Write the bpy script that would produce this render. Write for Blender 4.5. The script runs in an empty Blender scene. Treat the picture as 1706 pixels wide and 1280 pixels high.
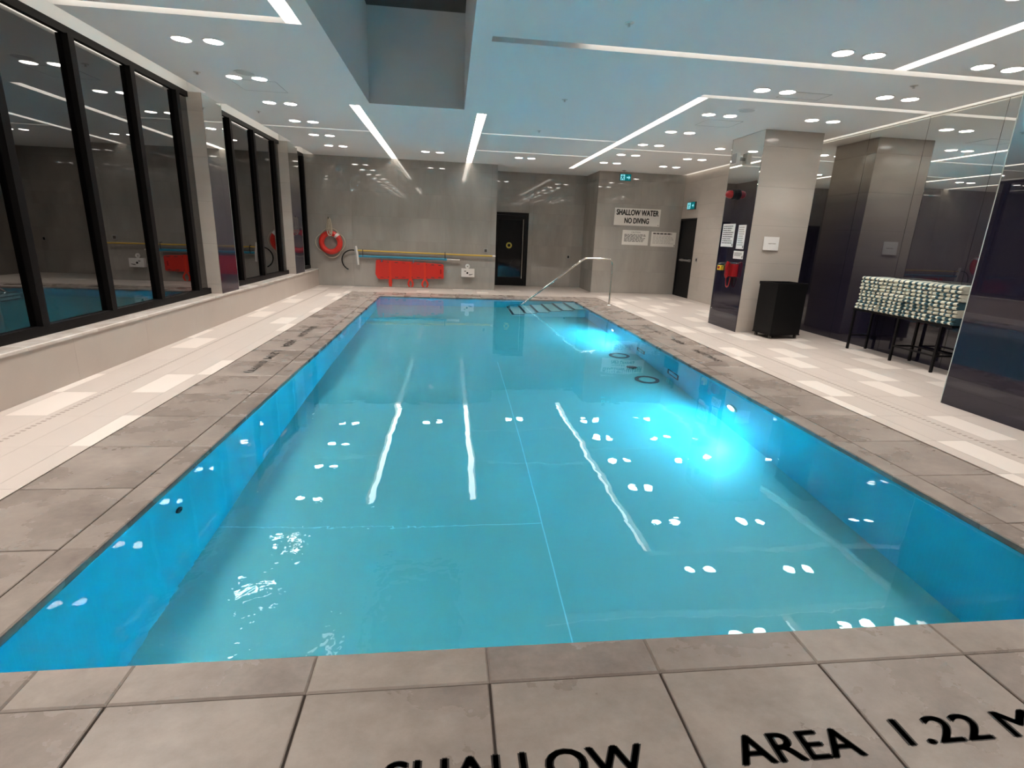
import bpy, bmesh, math, random
from mathutils import Vector, Matrix
random.seed(7)
PI = math.pi
scene = bpy.context.scene
COL = scene.collection

# ------------------------------------------------------------------ camera
YAW, PITCH, ROLL, FPX, CAMH = 0.1229, -0.2737, 0.0397, 880.98, 1.458
fw = Vector((math.sin(YAW)*math.cos(PITCH), math.cos(YAW)*math.cos(PITCH), math.sin(PITCH)))
rt = fw.cross(Vector((0, 0, 1))).normalized()
up = rt.cross(fw)
rt2 = rt*math.cos(ROLL) + up*math.sin(ROLL)
up2 = -rt*math.sin(ROLL) + up*math.cos(ROLL)
cd = bpy.data.cameras.new('camera')
cam = bpy.data.objects.new('camera', cd)
COL.objects.link(cam)
cd.sensor_width = 36.0
cd.lens = FPX/1706*36.0
cd.clip_start = 0.05
M = Matrix((rt2, up2, -fw)).transposed().to_4x4()
M.translation = (0, 0, CAMH)
cam.matrix_world = M
scene.camera = cam

# ------------------------------------------------------------------ world (night outside) and exposure
w = bpy.data.worlds.new('night')
scene.world = w
w.use_nodes = True
w.node_tree.nodes['Background'].inputs[0].default_value = (0.012, 0.013, 0.017, 1)
w.node_tree.nodes['Background'].inputs[1].default_value = 0.25
vs = scene.view_settings
vs.view_transform = 'Standard'
vs.look = 'None'
vs.exposure = 0.0
vs.gamma = 1.0
vs.use_curve_mapping = False
try:
    scene.cycles.use_denoising = True
    scene.cycles.sample_clamp_indirect = 0.0
    scene.cycles.max_bounces = 7
    scene.cycles.diffuse_bounces = 3
    scene.cycles.glossy_bounces = 5
    scene.cycles.transmission_bounces = 6
    scene.cycles.use_adaptive_sampling = True
    scene.cycles.adaptive_threshold = 0.04
    scene.cycles.use_light_tree = False
    scene.cycles.blur_glossy = 0.0
except Exception:
    pass

DOWN_W = 7.3          # each downlight
LED = 8.0              # light-slot strips
WARM = (1.0, 0.935, 0.875)
POOL_W = 160.0         # each underwater light
POOL_COL = (0.05, 0.66, 1.0)

# ------------------------------------------------------------------ layout (metres)
XL, XR, Y0, Y1 = -1.60, 2.97, 1.608, 12.60      # pool opening
WZ, DEPTH = -0.03, 1.22                         # water level, floor of the pool
CO, SL = 0.165, 0.60                            # coping, drain slabs
CZ = 3.21                                       # ceiling
YF, YR, YS = 14.65, 16.10, 14.75                # far wall, door recess, sign wall
XW, XCU, SILL = -3.66, -3.43, 0.43              # window plane, curb face, sill height
XRW = 6.37                                      # far side wall
YB = -2.0                                       # wall behind the camera

# ------------------------------------------------------------------ materials
MATS = {}
def new_mat(name):
    m = bpy.data.materials.new(name)
    m.use_nodes = True
    MATS[name] = m
    return m, m.node_tree.nodes, m.node_tree.links, m.node_tree.nodes['Principled BSDF']
def ramp(n, stops):
    r = n.new('ShaderNodeValToRGB')
    el = r.color_ramp.elements
    while len(el) < len(stops):
        el.new(0.5)
    for e, (p, c) in zip(el, stops):
        e.position = p
        e.color = (c[0], c[1], c[2], 1)
    return r
def plain(name, col, rough=0.5, metal=0.0, spec=0.5, emit=None, es=0.0, bump=0.0, bscale=40, var=0.0, vscale=3):
    m, n, l, b = new_mat(name)
    b.inputs['Base Color'].default_value = (*col, 1)
    b.inputs['Roughness'].default_value = rough
    b.inputs['Metallic'].default_value = metal
    b.inputs['Specular IOR Level'].default_value = spec
    if emit:
        b.inputs['Emission Color'].default_value = (*emit, 1)
        b.inputs['Emission Strength'].default_value = es
    g = n.new('ShaderNodeNewGeometry')
    if var > 0:
        t = n.new('ShaderNodeTexNoise')
        t.inputs['Scale'].default_value = vscale
        t.inputs['Detail'].default_value = 5
        l.new(g.outputs['Position'], t.inputs['Vector'])
        r = ramp(n, [(0.3, [c*(1-var) for c in col]), (0.7, [min(1, c*(1+var)) for c in col])])
        l.new(t.outputs['Fac'], r.inputs[0])
        l.new(r.outputs[0], b.inputs['Base Color'])
    if bump > 0:
        t = n.new('ShaderNodeTexNoise')
        t.inputs['Scale'].default_value = bscale
        t.inputs['Detail'].default_value = 3
        l.new(g.outputs['Position'], t.inputs['Vector'])
        bp = n.new('ShaderNodeBump')
        bp.inputs['Strength'].default_value = bump
        bp.inputs['Distance'].default_value = 0.01
        l.new(t.outputs['Fac'], bp.inputs['Height'])
        l.new(bp.outputs[0], b.inputs['Normal'])
    return m
def stone(name, stops, rough, scale=(1, 1, 1), nscale=1.2, dist=1.0, spec=0.5, rvar=0.0, bump=0.0, per=37.0, nr=0.62, fine=0.0):
    """mottled stone or porcelain: world-space noise shifted per piece"""
    m, n, l, b = new_mat(name)
    g = n.new('ShaderNodeNewGeometry')
    oi = n.new('ShaderNodeObjectInfo')
    mu = n.new('ShaderNodeMath'); mu.operation = 'MULTIPLY'; mu.inputs[1].default_value = per
    l.new(oi.outputs['Random'], mu.inputs[0])
    ad = n.new('ShaderNodeVectorMath'); ad.operation = 'ADD'
    l.new(g.outputs['Position'], ad.inputs[0]); l.new(mu.outputs[0], ad.inputs[1])
    sc = n.new('ShaderNodeVectorMath'); sc.operation = 'MULTIPLY'
    sc.inputs[1].default_value = scale
    l.new(ad.outputs[0], sc.inputs[0])
    t = n.new('ShaderNodeTexNoise')
    t.inputs['Scale'].default_value = nscale
    t.inputs['Detail'].default_value = 8
    t.inputs['Roughness'].default_value = nr
    t.inputs['Distortion'].default_value = dist
    l.new(sc.outputs[0], t.inputs['Vector'])
    r = ramp(n, stops)
    r.color_ramp.interpolation = 'B_SPLINE'
    if fine:
        t2 = n.new('ShaderNodeTexNoise'); t2.inputs['Scale'].default_value = nscale*7; t2.inputs['Detail'].default_value = 6
        t2.inputs['Roughness'].default_value = 0.7
        l.new(sc.outputs[0], t2.inputs['Vector'])
        mf = n.new('ShaderNodeMixRGB'); mf.inputs[0].default_value = fine
        l.new(t.outputs['Fac'], mf.inputs[1]); l.new(t2.outputs['Fac'], mf.inputs[2]); l.new(mf.outputs[0], r.inputs[0])
    else:
        l.new(t.outputs['Fac'], r.inputs[0])
    l.new(r.outputs[0], b.inputs['Base Color'])
    b.inputs['Roughness'].default_value = rough
    b.inputs['Specular IOR Level'].default_value = spec
    if rvar:
        mr = n.new('ShaderNodeMapRange')
        mr.inputs[1].default_value = 0.35; mr.inputs[2].default_value = 0.65
        mr.inputs[3].default_value = rough-rvar; mr.inputs[4].default_value = rough+rvar
        l.new(t.outputs['Fac'], mr.inputs[0]); l.new(mr.outputs[0], b.inputs['Roughness'])
    if bump:
        bp = n.new('ShaderNodeBump'); bp.inputs['Strength'].default_value = bump; bp.inputs['Distance'].default_value = 0.004
        l.new(t.outputs['Fac'], bp.inputs['Height']); l.new(bp.outputs[0], b.inputs['Normal'])
    return m

ceil_m = plain('ceiling_paint', (0.80, 0.795, 0.785), 0.75, spec=0.25)
wall_m = stone('wall_porcelain', [(0.25, (0.295, 0.272, 0.246)), (0.5, (0.355, 0.329, 0.299)), (0.78, (0.415, 0.388, 0.355))], 0.035, (1.5, 1.5, 0.35), 1.3, 0.4, 0.85, per=0.6)
colm = stone('column_porcelain', [(0.25, (0.475, 0.422, 0.372)), (0.5, (0.515, 0.46, 0.408)), (0.8, (0.56, 0.503, 0.448))], 0.14, (0.5, 0.5, 2.2), 1.3, 0.6, 0.45, per=2.0)
tile_m = stone('deck_tile_beige', [(0.25, (0.490, 0.428, 0.382)), (0.75, (0.55, 0.482, 0.434))], 0.36, (1, 1, 1), 1.0, 0.5, 0.4)
white_m = stone('deck_tile_pale', [(0.25, (0.66, 0.592, 0.535)), (0.75, (0.72, 0.648, 0.588))], 0.36, (1, 1, 1), 1.2, 0.5, 0.4)
slab_m = stone('mottled_slab', [(0.22, (0.155, 0.125, 0.107)), (0.42, (0.240, 0.200, 0.174)), (0.60, (0.320, 0.270, 0.236)), (0.85, (0.43, 0.367, 0.323))], 0.30, (0.8, 1.0, 1), 2.1, 0.12, 0.5, 0.08, 0.0, nr=0.58, fine=0.35)
curb_m = stone('curb_stone', [(0.3, (0.44, 0.378, 0.330)), (0.7, (0.51, 0.442, 0.388))], 0.30, (1, 1, 1), 1.3, 0.5, 0.45)
sill_m = stone('sill_stone', [(0.35, (0.46, 0.40, 0.345)), (0.55, (0.62, 0.56, 0.51)), (0.75, (0.78, 0.74, 0.70))], 0.22, (1, 0.5, 1), 2.2, 1.6, 0.5)
grout_m = plain('dark_grout', (0.060, 0.047, 0.040), 0.85, spec=0.2)
floorg_m = plain('floor_grout', (0.40, 0.335, 0.285), 0.7, spec=0.2)
mull_m = plain('black_aluminium', (0.006, 0.0052, 0.0052), 0.5, spec=0.12)
black_m = plain('black_paint', (0.0045, 0.0045, 0.005), 0.5, spec=0.22)
letter_m = plain('stencil_black', (0.018, 0.014, 0.012), 0.5, spec=0.4, var=0.3, vscale=30)
sign_m = plain('sign_white', (0.72, 0.68, 0.63), 0.45, spec=0.35)
paper_m = plain('paper_white', (0.80, 0.78, 0.76), 0.7, spec=0.2)
ink_m = plain('printed_ink', (0.10, 0.09, 0.085), 0.6, spec=0.2)
ink2_m = plain('printed_ink_faint', (0.38, 0.34, 0.31), 0.6, spec=0.2)
steel_m = plain('polished_steel', (0.66, 0.64, 0.60), 0.16, metal=1.0)
alu_m = plain('brushed_aluminium', (0.62, 0.60, 0.57), 0.35, metal=0.9)
red_m = plain('red_plastic', (0.62, 0.030, 0.020), 0.35, spec=0.5)
redd_m = plain('dark_red_plastic', (0.30, 0.006, 0.010), 0.28, spec=0.5)
orange_m = plain('red_orange_strap', (0.70, 0.045, 0.022), 0.6, spec=0.3)
rope_m = plain('rope_beige', (0.52, 0.46, 0.36), 0.85, spec=0.1, bump=0.5, bscale=160)
yellow_m = plain('yellow_paint', (0.62, 0.40, 0.05), 0.35)
ybox_m = plain('yellow_plastic', (0.85, 0.58, 0.04), 0.4)
blue_m = plain('blue_pole', (0.02, 0.24, 0.38), 0.3)
whitepl_m = plain('white_plastic', (0.74, 0.71, 0.68), 0.4)
grey_m = plain('grey_plastic', (0.33, 0.32, 0.31), 0.5)
dgrey_m = plain('dark_grey_plastic', (0.06, 0.055, 0.05), 0.5)
edge_m = plain('polished_glass_edge', (0.55, 0.60, 0.55), 0.15, spec=0.8)
pooldark_m = plain('pool_dark_trim', (0.008, 0.03, 0.05), 0.5)
trim_m = plain('light_trim', (0.80, 0.79, 0.77), 0.5)

def emis(name, col, s):
    m, n, l, b = new_mat(name)
    e = n.new('ShaderNodeEmission')
    e.inputs[0].default_value = (*col, 1); e.inputs[1].default_value = s
    l.new(e.outputs[0], n['Material Output'].inputs[0])
    return m
lens_m = emis('downlight_lens', (1.0, 0.94, 0.87), 28.0)
led_m = emis('led_strip', (1.0, 0.93, 0.83), LED)
ledx_m = emis('led_strip_dim', (1.0, 0.93, 0.84), 2.5)
ledc_m = emis('led_strip_cove', (1.0, 0.92, 0.80), 4.0)
plens_m = emis('pool_light_lens', (0.55, 0.93, 1.0), 9.0)
exitg_m = emis('exit_sign_green', (0.004, 0.16, 0.17), 0.85)
exitw_m = emis('exit_sign_white', (0.28, 0.80, 0.88), 0.9)

def ombre():
    """back-painted glass: mirror at the top fading to navy below"""
    m, n, l, b = new_mat('ombre_mirror_glass')
    g = n.new('ShaderNodeNewGeometry'); sp = n.new('ShaderNodeSeparateXYZ')
    l.new(g.outputs['Position'], sp.inputs[0])
    mr = n.new('ShaderNodeMapRange'); mr.inputs[1].default_value = 0.0; mr.inputs[2].default_value = CZ
    l.new(sp.outputs[2], mr.inputs[0])
    r = ramp(n, [(0.0, (0.025,)*3), (0.30, (0.05,)*3), (0.55, (0.20,)*3), (0.68, (0.34,)*3), (0.79, (0.84,)*3), (1.0, (0.88,)*3)])
    l.new(mr.outputs[0], r.inputs[0])
    gl = n.new('ShaderNodeBsdfGlossy'); gl.inputs['Color'].default_value = (0.94, 0.95, 0.92, 1); gl.inputs['Roughness'].default_value = 0.0
    b.inputs['Base Color'].default_value = (0.016, 0.014, 0.030, 1)
    b.inputs['Roughness'].default_value = 0.08
    b.inputs['Specular IOR Level'].default_value = 0.4
    mx = n.new('ShaderNodeMixShader')
    l.new(r.outputs[0], mx.inputs[0]); l.new(b.outputs[0], mx.inputs[1]); l.new(gl.outputs[0], mx.inputs[2])
    l.new(mx.outputs[0], n['Material Output'].inputs[0])
    return m
ombre_m = ombre()

def pane():
    m, n, l, b = new_mat('window_glass')
    f = n.new('ShaderNodeFresnel'); f.inputs[0].default_value = 3.1
    t = n.new('ShaderNodeBsdfTransparent'); t.inputs[0].default_value = (0.35, 0.36, 0.36, 1)
    gl = n.new('ShaderNodeBsdfGlossy'); gl.inputs['Roughness'].default_value = 0.0
    mx = n.new('ShaderNodeMixShader')
    l.new(f.outputs[0], mx.inputs[0]); l.new(t.outputs[0], mx.inputs[1]); l.new(gl.outputs[0], mx.inputs[2])
    l.new(mx.outputs[0], n['Material Output'].inputs[0])
    return m
pane_m = pane()
doorpane_m = plain('dark_door_glass', (0.004, 0.005, 0.007), 0.05, spec=0.5)

def poolmat(name, col, grout, rough=0.35):
    m, n, l, b = new_mat(name)
    g = n.new('ShaderNodeNewGeometry')
    t = n.new('ShaderNodeTexNoise'); t.inputs['Scale'].default_value = 1.3; t.inputs['Detail'].default_value = 4
    l.new(g.outputs['Position'], t.inputs['Vector'])
    v = n.new('ShaderNodeTexVoronoi'); v.inputs['Scale'].default_value = 34; v.distance = 'CHEBYCHEV'; v.inputs['Randomness'].default_value = 0.0
    l.new(g.outputs['Position'], v.inputs['Vector'])
    r = ramp(n, [(0.3, [c*0.93 for c in col]), (0.7, [min(1, c*1.05) for c in col])])
    l.new(t.outputs['Fac'], r.inputs[0])
    mr = n.new('ShaderNodeMapRange'); mr.inputs[1].default_value = 0.43; mr.inputs[2].default_value = 0.49
    l.new(v.outputs['Distance'], mr.inputs[0])
    mx = n.new('ShaderNodeMixRGB'); mx.inputs[2].default_value = (*grout, 1)
    l.new(mr.outputs[0], mx.inputs[0]); l.new(r.outputs[0], mx.inputs[1])
    l.new(mx.outputs[0], b.inputs['Base Color'])
    b.inputs['Roughness'].default_value = rough
    return m
poolf_m = poolmat('pool_floor_mosaic', (0.11, 0.47, 0.50), (0.13, 0.50, 0.53))
poolw_m = poolmat('pool_wall_mosaic', (0.02, 0.58, 0.74), (0.03, 0.61, 0.77))
step_m = poolmat('pool_step_mosaic', (0.50, 0.74, 0.74), (0.48, 0.72, 0.72))
seam_m = plain('pool_seam', (0.27, 0.77, 0.84), 0.6)

def water():
    m, n, l, b = new_mat('water')
    g = n.new('ShaderNodeNewGeometry')
    sp = n.new('ShaderNodeSeparateXYZ'); l.new(g.outputs['Position'], sp.inputs[0])
    t1 = n.new('ShaderNodeTexNoise'); t1.inputs['Scale'].default_value = 1.7; t1.inputs['Detail'].default_value = 2
    l.new(g.outputs['Position'], t1.inputs['Vector'])
    t2 = n.new('ShaderNodeTexNoise'); t2.inputs['Scale'].default_value = 13; t2.inputs['Detail'].default_value = 2
    l.new(g.outputs['Position'], t2.inputs['Vector'])
    # choppy patch above the inlet at the near end
    d = n.new('ShaderNodeVectorMath'); d.operation = 'DISTANCE'; d.inputs[1].default_value = (-0.5, 2.0, WZ)
    l.new(g.outputs['Position'], d.inputs[0])
    mr = n.new('ShaderNodeMapRange'); mr.interpolation_type = 'SMOOTHSTEP'
    mr.inputs[1].default_value = 0.2; mr.inputs[2].default_value = 0.95; mr.inputs[3].default_value = 1.5; mr.inputs[4].default_value = 0.07
    l.new(d.outputs['Value'], mr.inputs[0])
    mul = n.new('ShaderNodeMath'); mul.operation = 'MULTIPLY'; l.new(t2.outputs['Fac'], mul.inputs[0]); l.new(mr.outputs[0], mul.inputs[1])
    m2 = n.new('ShaderNodeMath'); m2.operation = 'MULTIPLY_ADD'; m2.inputs[1].default_value = 0.16
    l.new(mul.outputs[0], m2.inputs[0]); 
    m3 = n.new('ShaderNodeMath'); m3.operation = 'MULTIPLY'; m3.inputs[1].default_value = 0.22
    l.new(t1.outputs['Fac'], m3.inputs[0]); l.new(m3.outputs[0], m2.inputs[2])
    bp = n.new('ShaderNodeBump'); bp.inputs['Strength'].default_value = 1.0; bp.inputs['Distance'].default_value = 0.012
    l.new(m2.outputs[0], bp.inputs['Height'])
    gl = n.new('ShaderNodeBsdfGlass'); gl.inputs['IOR'].default_value = 1.333; gl.inputs['Roughness'].default_value = 0.0
    gl.inputs['Color'].default_value = (0.90, 0.985, 1.0, 1)
    l.new(bp.outputs[0], gl.inputs['Normal'])
    l.new(gl.outputs[0], n['Material Output'].inputs[0])
    return m
water_m = water()

def towel_mat():
    m, n, l, b = new_mat('striped_towelling')
    tc = n.new('ShaderNodeTexCoord'); sp = n.new('ShaderNodeSeparateXYZ'); l.new(tc.outputs['Object'], sp.inputs[0])
    oi = n.new('ShaderNodeObjectInfo')
    ad = n.new('ShaderNodeMath'); ad.operation = 'MULTIPLY_ADD'; ad.inputs[1].default_value = 1/0.088
    l.new(sp.outputs[1], ad.inputs[0]); l.new(oi.outputs['Random'], ad.inputs[2])
    fr = n.new('ShaderNodeMath'); fr.operation = 'FRACT'; l.new(ad.outputs[0], fr.inputs[0])
    r = ramp(n, [(0.0, (0.78, 0.77, 0.64)), (0.50, (0.80, 0.79, 0.66)), (0.56, (0.055, 0.12, 0.15)), (0.95, (0.06, 0.13, 0.16))])
    l.new(fr.outputs[0], r.inputs[0]); l.new(r.outputs[0], b.inputs['Base Color'])
    b.inputs['Roughness'].default_value = 0.95; b.inputs['Specular IOR Level'].default_value = 0.1
    g = n.new('ShaderNodeNewGeometry'); t = n.new('ShaderNodeTexNoise'); t.inputs['Scale'].default_value = 140
    l.new(g.outputs['Position'], t.inputs['Vector'])
    bp = n.new('ShaderNodeBump'); bp.inputs['Strength'].default_value = 0.7; bp.inputs['Distance'].default_value = 0.01
    l.new(t.outputs['Fac'], bp.inputs['Height']); l.new(bp.outputs[0], b.inputs['Normal'])
    return m
towel_m = towel_mat()

# ------------------------------------------------------------------ mesh helpers
class MB:
    def __init__(s):
        s.v = []; s.f = []
    def face(s, pts):
        k = len(s.v); s.v += [tuple(p) for p in pts]; s.f.append(tuple(range(k, k+len(pts)))); return s
    def box(s, x0, x1, y0, y1, z0, z1):
        k = len(s.v)
        s.v += [(x0,y0,z0),(x1,y0,z0),(x1,y1,z0),(x0,y1,z0),(x0,y0,z1),(x1,y0,z1),(x1,y1,z1),(x0,y1,z1)]
        s.f += [tuple(k+i for i in q) for q in ((0,3,2,1),(4,5,6,7),(0,1,5,4),(1,2,6,5),(2,3,7,6),(3,0,4,7))]
        return s
    def chamfer(s, x0, x1, y0, y1, z0, z1, c=0.004):
        """block with its top edges chamfered"""
        k = len(s.v)
        for (a, b2, c2, d, z) in ((x0,x1,y0,y1,z0),(x0,x1,y0,y1,z1-c),(x0+c,x1-c,y0+c,y1-c,z1)):
            s.v += [(a,c2,z),(b2,c2,z),(b2,d,z),(a,d,z)]
        s.f.append((k+3,k+2,k+1,k))
        for j in (0, 4):
            for i in range(4):
                s.f.append((k+j+i, k+j+(i+1)%4, k+j+4+(i+1)%4, k+j+4+i))
        s.f.append((k+8,k+9,k+10,k+11))
        return s
    def tube(s, pts, r, n=10, closed=False, cap=True):
        P = [Vector(p) for p in pts]; N = len(P); k = len(s.v)
        prev = None; rings = []
        for i in range(N):
            if closed: t = (P[(i+1) % N]-P[i-1]).normalized()
            else: t = (P[min(i+1,N-1)]-P[max(i-1,0)]).normalized()
            if prev is None:
                a = Vector((0,0,1)) if abs(t.z) < 0.9 else Vector((1,0,0))
                u = t.cross(a).normalized()
            else:
                u = (prev - t*prev.dot(t)).normalized()
            prev = u; v2 = t.cross(u)
            rr = r[i] if isinstance(r, (list, tuple)) else r
            rings.append(len(s.v))
            for j in range(n):
                a = 2*PI*j/n
                s.v.append(tuple(P[i] + (u*math.cos(a) + v2*math.sin(a))*rr))
        for i in range(N if closed else N-1):
            A, B = rings[i], rings[(i+1) % N]
            for j in range(n):
                s.f.append((A+j, A+(j+1)%n, B+(j+1)%n, B+j))
        if cap and not closed:
            s.f.append(tuple(rings[0]+j for j in reversed(range(n)))); s.f.append(tuple(rings[-1]+j for j in range(n)))
        return s
    def lathe(s, prof, origin=(0,0,0), axis='z', n=24):
        """profile [(r, h)] turned about an axis"""
        k = len(s.v); o = Vector(origin)
        def pt(r, h, a):
            c, d = r*math.cos(a), r*math.sin(a)
            return {'z': (c, d, h), 'y': (c, h, -d), 'x': (h, c, d), '-z': (c, -d, -h), '-x': (-h, c, -d), '-y': (c, -h, d)}[axis]
        for (r, h) in prof:
            for j in range(n):
                s.v.append(tuple(o + Vector(pt(r, h, 2*PI*j/n))))
        for i in range(len(prof)-1):
            for j in range(n):
                s.f.append((k+i*n+j, k+i*n+(j+1)%n, k+(i+1)*n+(j+1)%n, k+(i+1)*n+j))
        return s
    def extrude(s, poly, axis, a, b):
        """polygon (2-D) extruded between a and b along an axis ('x': poly in y,z; 'y': x,z; 'z': x,y)"""
        n = len(poly); k = len(s.v)
        def mk(p, h): return {'x': (h, p[0], p[1]), 'y': (p[0], h, p[1]), 'z': (p[0], p[1], h)}[axis]
        s.v += [mk(p, a) for p in poly] + [mk(p, b) for p in poly]
        s.f.append(tuple(k+i for i in range(n))); s.f.append(tuple(k+n+i for i in reversed(range(n))))
        for i in range(n): s.f.append((k+i, k+n+i, k+n+(i+1)%n, k+(i+1)%n))
        return s
    def mesh(s, name, mat, smooth=False, fix=True):
        me = bpy.data.meshes.new(name)
        me.from_pydata(s.v, [], s.f)
        if fix:
            bm = bmesh.new(); bm.from_mesh(me)
            bmesh.ops.recalc_face_normals(bm, faces=bm.faces); bm.to_mesh(me); bm.free()
        if smooth:
            me.polygons.foreach_set('use_smooth', [True]*len(me.polygons))
            try: me.set_sharp_from_angle(angle=math.radians(40))
            except Exception: pass
        me.materials.append(mat)
        return me

def link(name, data, parent=None, loc=None):
    o = bpy.data.objects.new(name, data)
    COL.objects.link(o)
    if parent: o.parent = parent
    if loc is not None: o.location = loc
    return o
def part(name, mb, mat, parent, loc=None, smooth=False, label=None, fix=True):
    o = link(name, mb.mesh(name, mat, smooth, fix), parent, loc)
    if label: o['label'] = label
    return o
def thing(name, label, cat, loc=(0,0,0), rz=0.0, group=None):
    o = link(name, None, None, loc)
    o.empty_display_size = 0.1
    o.rotation_euler = (0, 0, rz)
    o['label'] = label; o['category'] = cat
    if group: o['group'] = group
    return o
def single(name, mb, mat, label, cat, loc=(0,0,0), smooth=False, group=None):
    o = link(name, mb.mesh(name, mat, smooth), None, loc)
    o['label'] = label; o['category'] = cat
    if group: o['group'] = group
    return o
def struct(name, mb, mat, label, cat, smooth=False, fix=True):
    o = link(name, mb.mesh(name, mat, smooth, fix))
    o['kind'] = 'structure'; o['label'] = label; o['category'] = cat
    return o
def struct_root(name, label, cat, loc=(0,0,0)):
    o = link(name, None, None, loc); o.empty_display_size = 0.1
    o['kind'] = 'structure'; o['label'] = label; o['category'] = cat
    return o
def cut_plane(mb, x0, x1, y0, y1, z, holes, flip=False):
    xs = sorted({x0, x1} | {min(max(h[i], x0), x1) for h in holes for i in (0, 1)})
    ys = sorted({y0, y1} | {min(max(h[i], y0), y1) for h in holes for i in (2, 3)})
    for a, b in zip(xs, xs[1:]):
        for c, d in zip(ys, ys[1:]):
            if b-a < 1e-5 or d-c < 1e-5: continue
            mx, my = (a+b)/2, (c+d)/2
            if any(h[0] < mx < h[1] and h[2] < my < h[3] for h in holes): continue
            p = [(a,c,z),(b,c,z),(b,d,z),(a,d,z)]
            mb.face(p[::-1] if flip else p)
    return mb
def text_mesh(body, width, height, mat, bold=0.012):
    fat = bold*1.3; bold = 0.0
    cu = bpy.data.curves.new('lettering', 'FONT')
    cu.body = body; cu.size = 1.0; cu.offset = bold; cu.resolution_u = 4
    t = bpy.data.objects.new('lettering_tmp', cu); COL.objects.link(t)
    dg = bpy.context.evaluated_depsgraph_get(); dg.update()
    me = bpy.data.meshes.new_from_object(t.evaluated_get(dg))
    bpy.data.objects.remove(t)
    V = [tuple(v.co) for v in me.vertices]; F = [tuple(p.vertices) for p in me.polygons]; n0 = len(V)
    V2, F2 = [], []
    for q, (dx, dy) in enumerate(((0, 0), (fat, 0), (-fat, 0), (0, fat*0.7), (0, -fat*0.7))):
        V2 += [(x+dx, y+dy, 0) for x, y, z in V]; F2 += [tuple(i+q*n0 for i in f) for f in F]
    me = bpy.data.meshes.new('lettering'); me.from_pydata(V2, [], F2)
    xs = [v.co.x for v in me.vertices]; ys = [v.co.y for v in me.vertices]
    x0, x1, y0, y1 = min(xs), max(xs), min(ys), max(ys)
    sx = width/(x1-x0); sy = height/(y1-y0) if height else sx
    for v in me.vertices:
        v.co.x = (v.co.x-x0)*sx; v.co.y = (v.co.y-y0)*sy; v.co.z = 0
    me.materials.clear(); me.materials.append(mat)
    return me
def lettering(name, body, width, height, mat, parent, origin, ux, uy, bold=0.012):
    """flat lettering: origin = lower left corner, ux reading direction, uy up direction of the letters"""
    o = link(name, text_mesh(body, width, height, mat, bold), parent)
    ux = Vector(ux); uy = Vector(uy); uz = ux.cross(uy)
    m = Matrix((ux, uy, uz)).transposed().to_4x4(); m.translation = origin
    o.matrix_local = m
    return o

# ================================================================== STRUCTURE
# ---- floor base with the pool opening, tiles, drain slabs, coping
fl = MB()
TH = 0.014
cut_plane(fl, XCU-0.3, XRW+0.03, YB, YF+1.5, -TH, [(XL-0.005, XR+0.005, Y0-0.005, Y1+0.005)])
floor = struct('floor', fl, floorg_m, 'pale beige tiled pool deck running round the blue pool', 'floor')

WL = [(-3.2,4.48),(-2.45,3.87),(-2.65,5.12),(-2.44,5.76),(-3.42,5.12),(-3.15,6.95),(-3.40,7.6),(-3.16,9.42),(-3.40,10.06),(-2.62,8.78),(-2.42,8.2),(-2.42,10.06),(-3.40,11.84),(-3.14,11.25),(-2.65,12.57),(-3.15,13.52),(-3.40,14.3),(-2.6,14.11),(-2.42,13.1),(-2.42,11.9)]
WR = [(4.01,5.04),(3.82,4.46),(5.12,5.69),(4.82,5.06),(4.51,3.83),(4.0,3.2),(3.8,2.7),(4.01,6.91),(3.80,6.28),(4.77,6.82),(4.49,6.25),(5.68,6.3),(3.98,13.72),(4.53,13.04),(4.0,12.29),(3.8,11.65),(5.11,13.83),(5.42,12.38),(5.96,12.96),(4.82,11.74),(4.49,11.09),(4.0,10.57),(4.77,9.95),(3.82,9.4),(4.0,8.74),(4.51,8.71),(4.79,8.17),(5.74,13.61),(5.63,11.28),(5.27,10.59),(5.92,6.91),(6.2,7.73),(5.39,7.45),(5.58,7.89),(5.94,5.78),(5.61,5.32)]
WF = [(-1.63,14.45),(-0.75,13.86),(0.12,14.45),(1.57,15.53),(1.85,14.45),(0.97,13.78)]
XA_L = [XCU, -3.34, -3.05, -2.785, -2.51, -2.368]
XA_R = [3.752, 3.885, 4.15, 4.37, 4.645, 4.93, 5.22, 5.51, 5.80, 6.09, XRW]
tile_cache = {}
def deck_piece(name, x0, x1, y0, y1, mat, gap, th=TH, top=0.0, cham=0.0):
    key = (name, round(x1-x0, 4), round(y1-y0, 4), mat.name, gap)
    if key not in tile_cache:
        hx, hy = (x1-x0)/2-gap/2, (y1-y0)/2-gap/2
        mb = MB()
        if cham: mb.chamfer(-hx, hx, -hy, hy, -th, top, cham)
        else: mb.box(-hx, hx, -hy, hy, -th, top)
        tile_cache[key] = mb.mesh(name, mat)
    return link(name, tile_cache[key], floor, ((x0+x1)/2, (y0+y1)/2, 0))
rest = MB()
def tile_field(xs, y_first, pitch, y_end, whites, near_limit):
    j = 0
    while True:
        a = y_first + j*pitch
        if a >= y_end-0.02: break
        b = min(a+pitch, y_end)
        for x0, x1 in zip(xs, xs[1:]):
            isw = any(x0 <= wx < x1 and a <= wy < b for wx, wy in whites)
            mat = white_m if isw else tile_m
            if a > near_limit and not isw:
                rest.box(x0+0.001, x1-0.001, a+0.001, b-0.001, -TH, 0)
            elif 3.9 < (x0+x1)/2 < 7 and b <= 4.57 and x0 >= 4.93:
                pass
            else:
                deck_piece('deck_tile', x0, x1, a, b, mat, 0.002)
        j += 1
tile_field(XA_L, 1.09, 0.62, YF, WL, 9.0)
tile_field(XA_R, 1.13, 0.606, YF+0.1, WR, 9.5)
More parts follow.
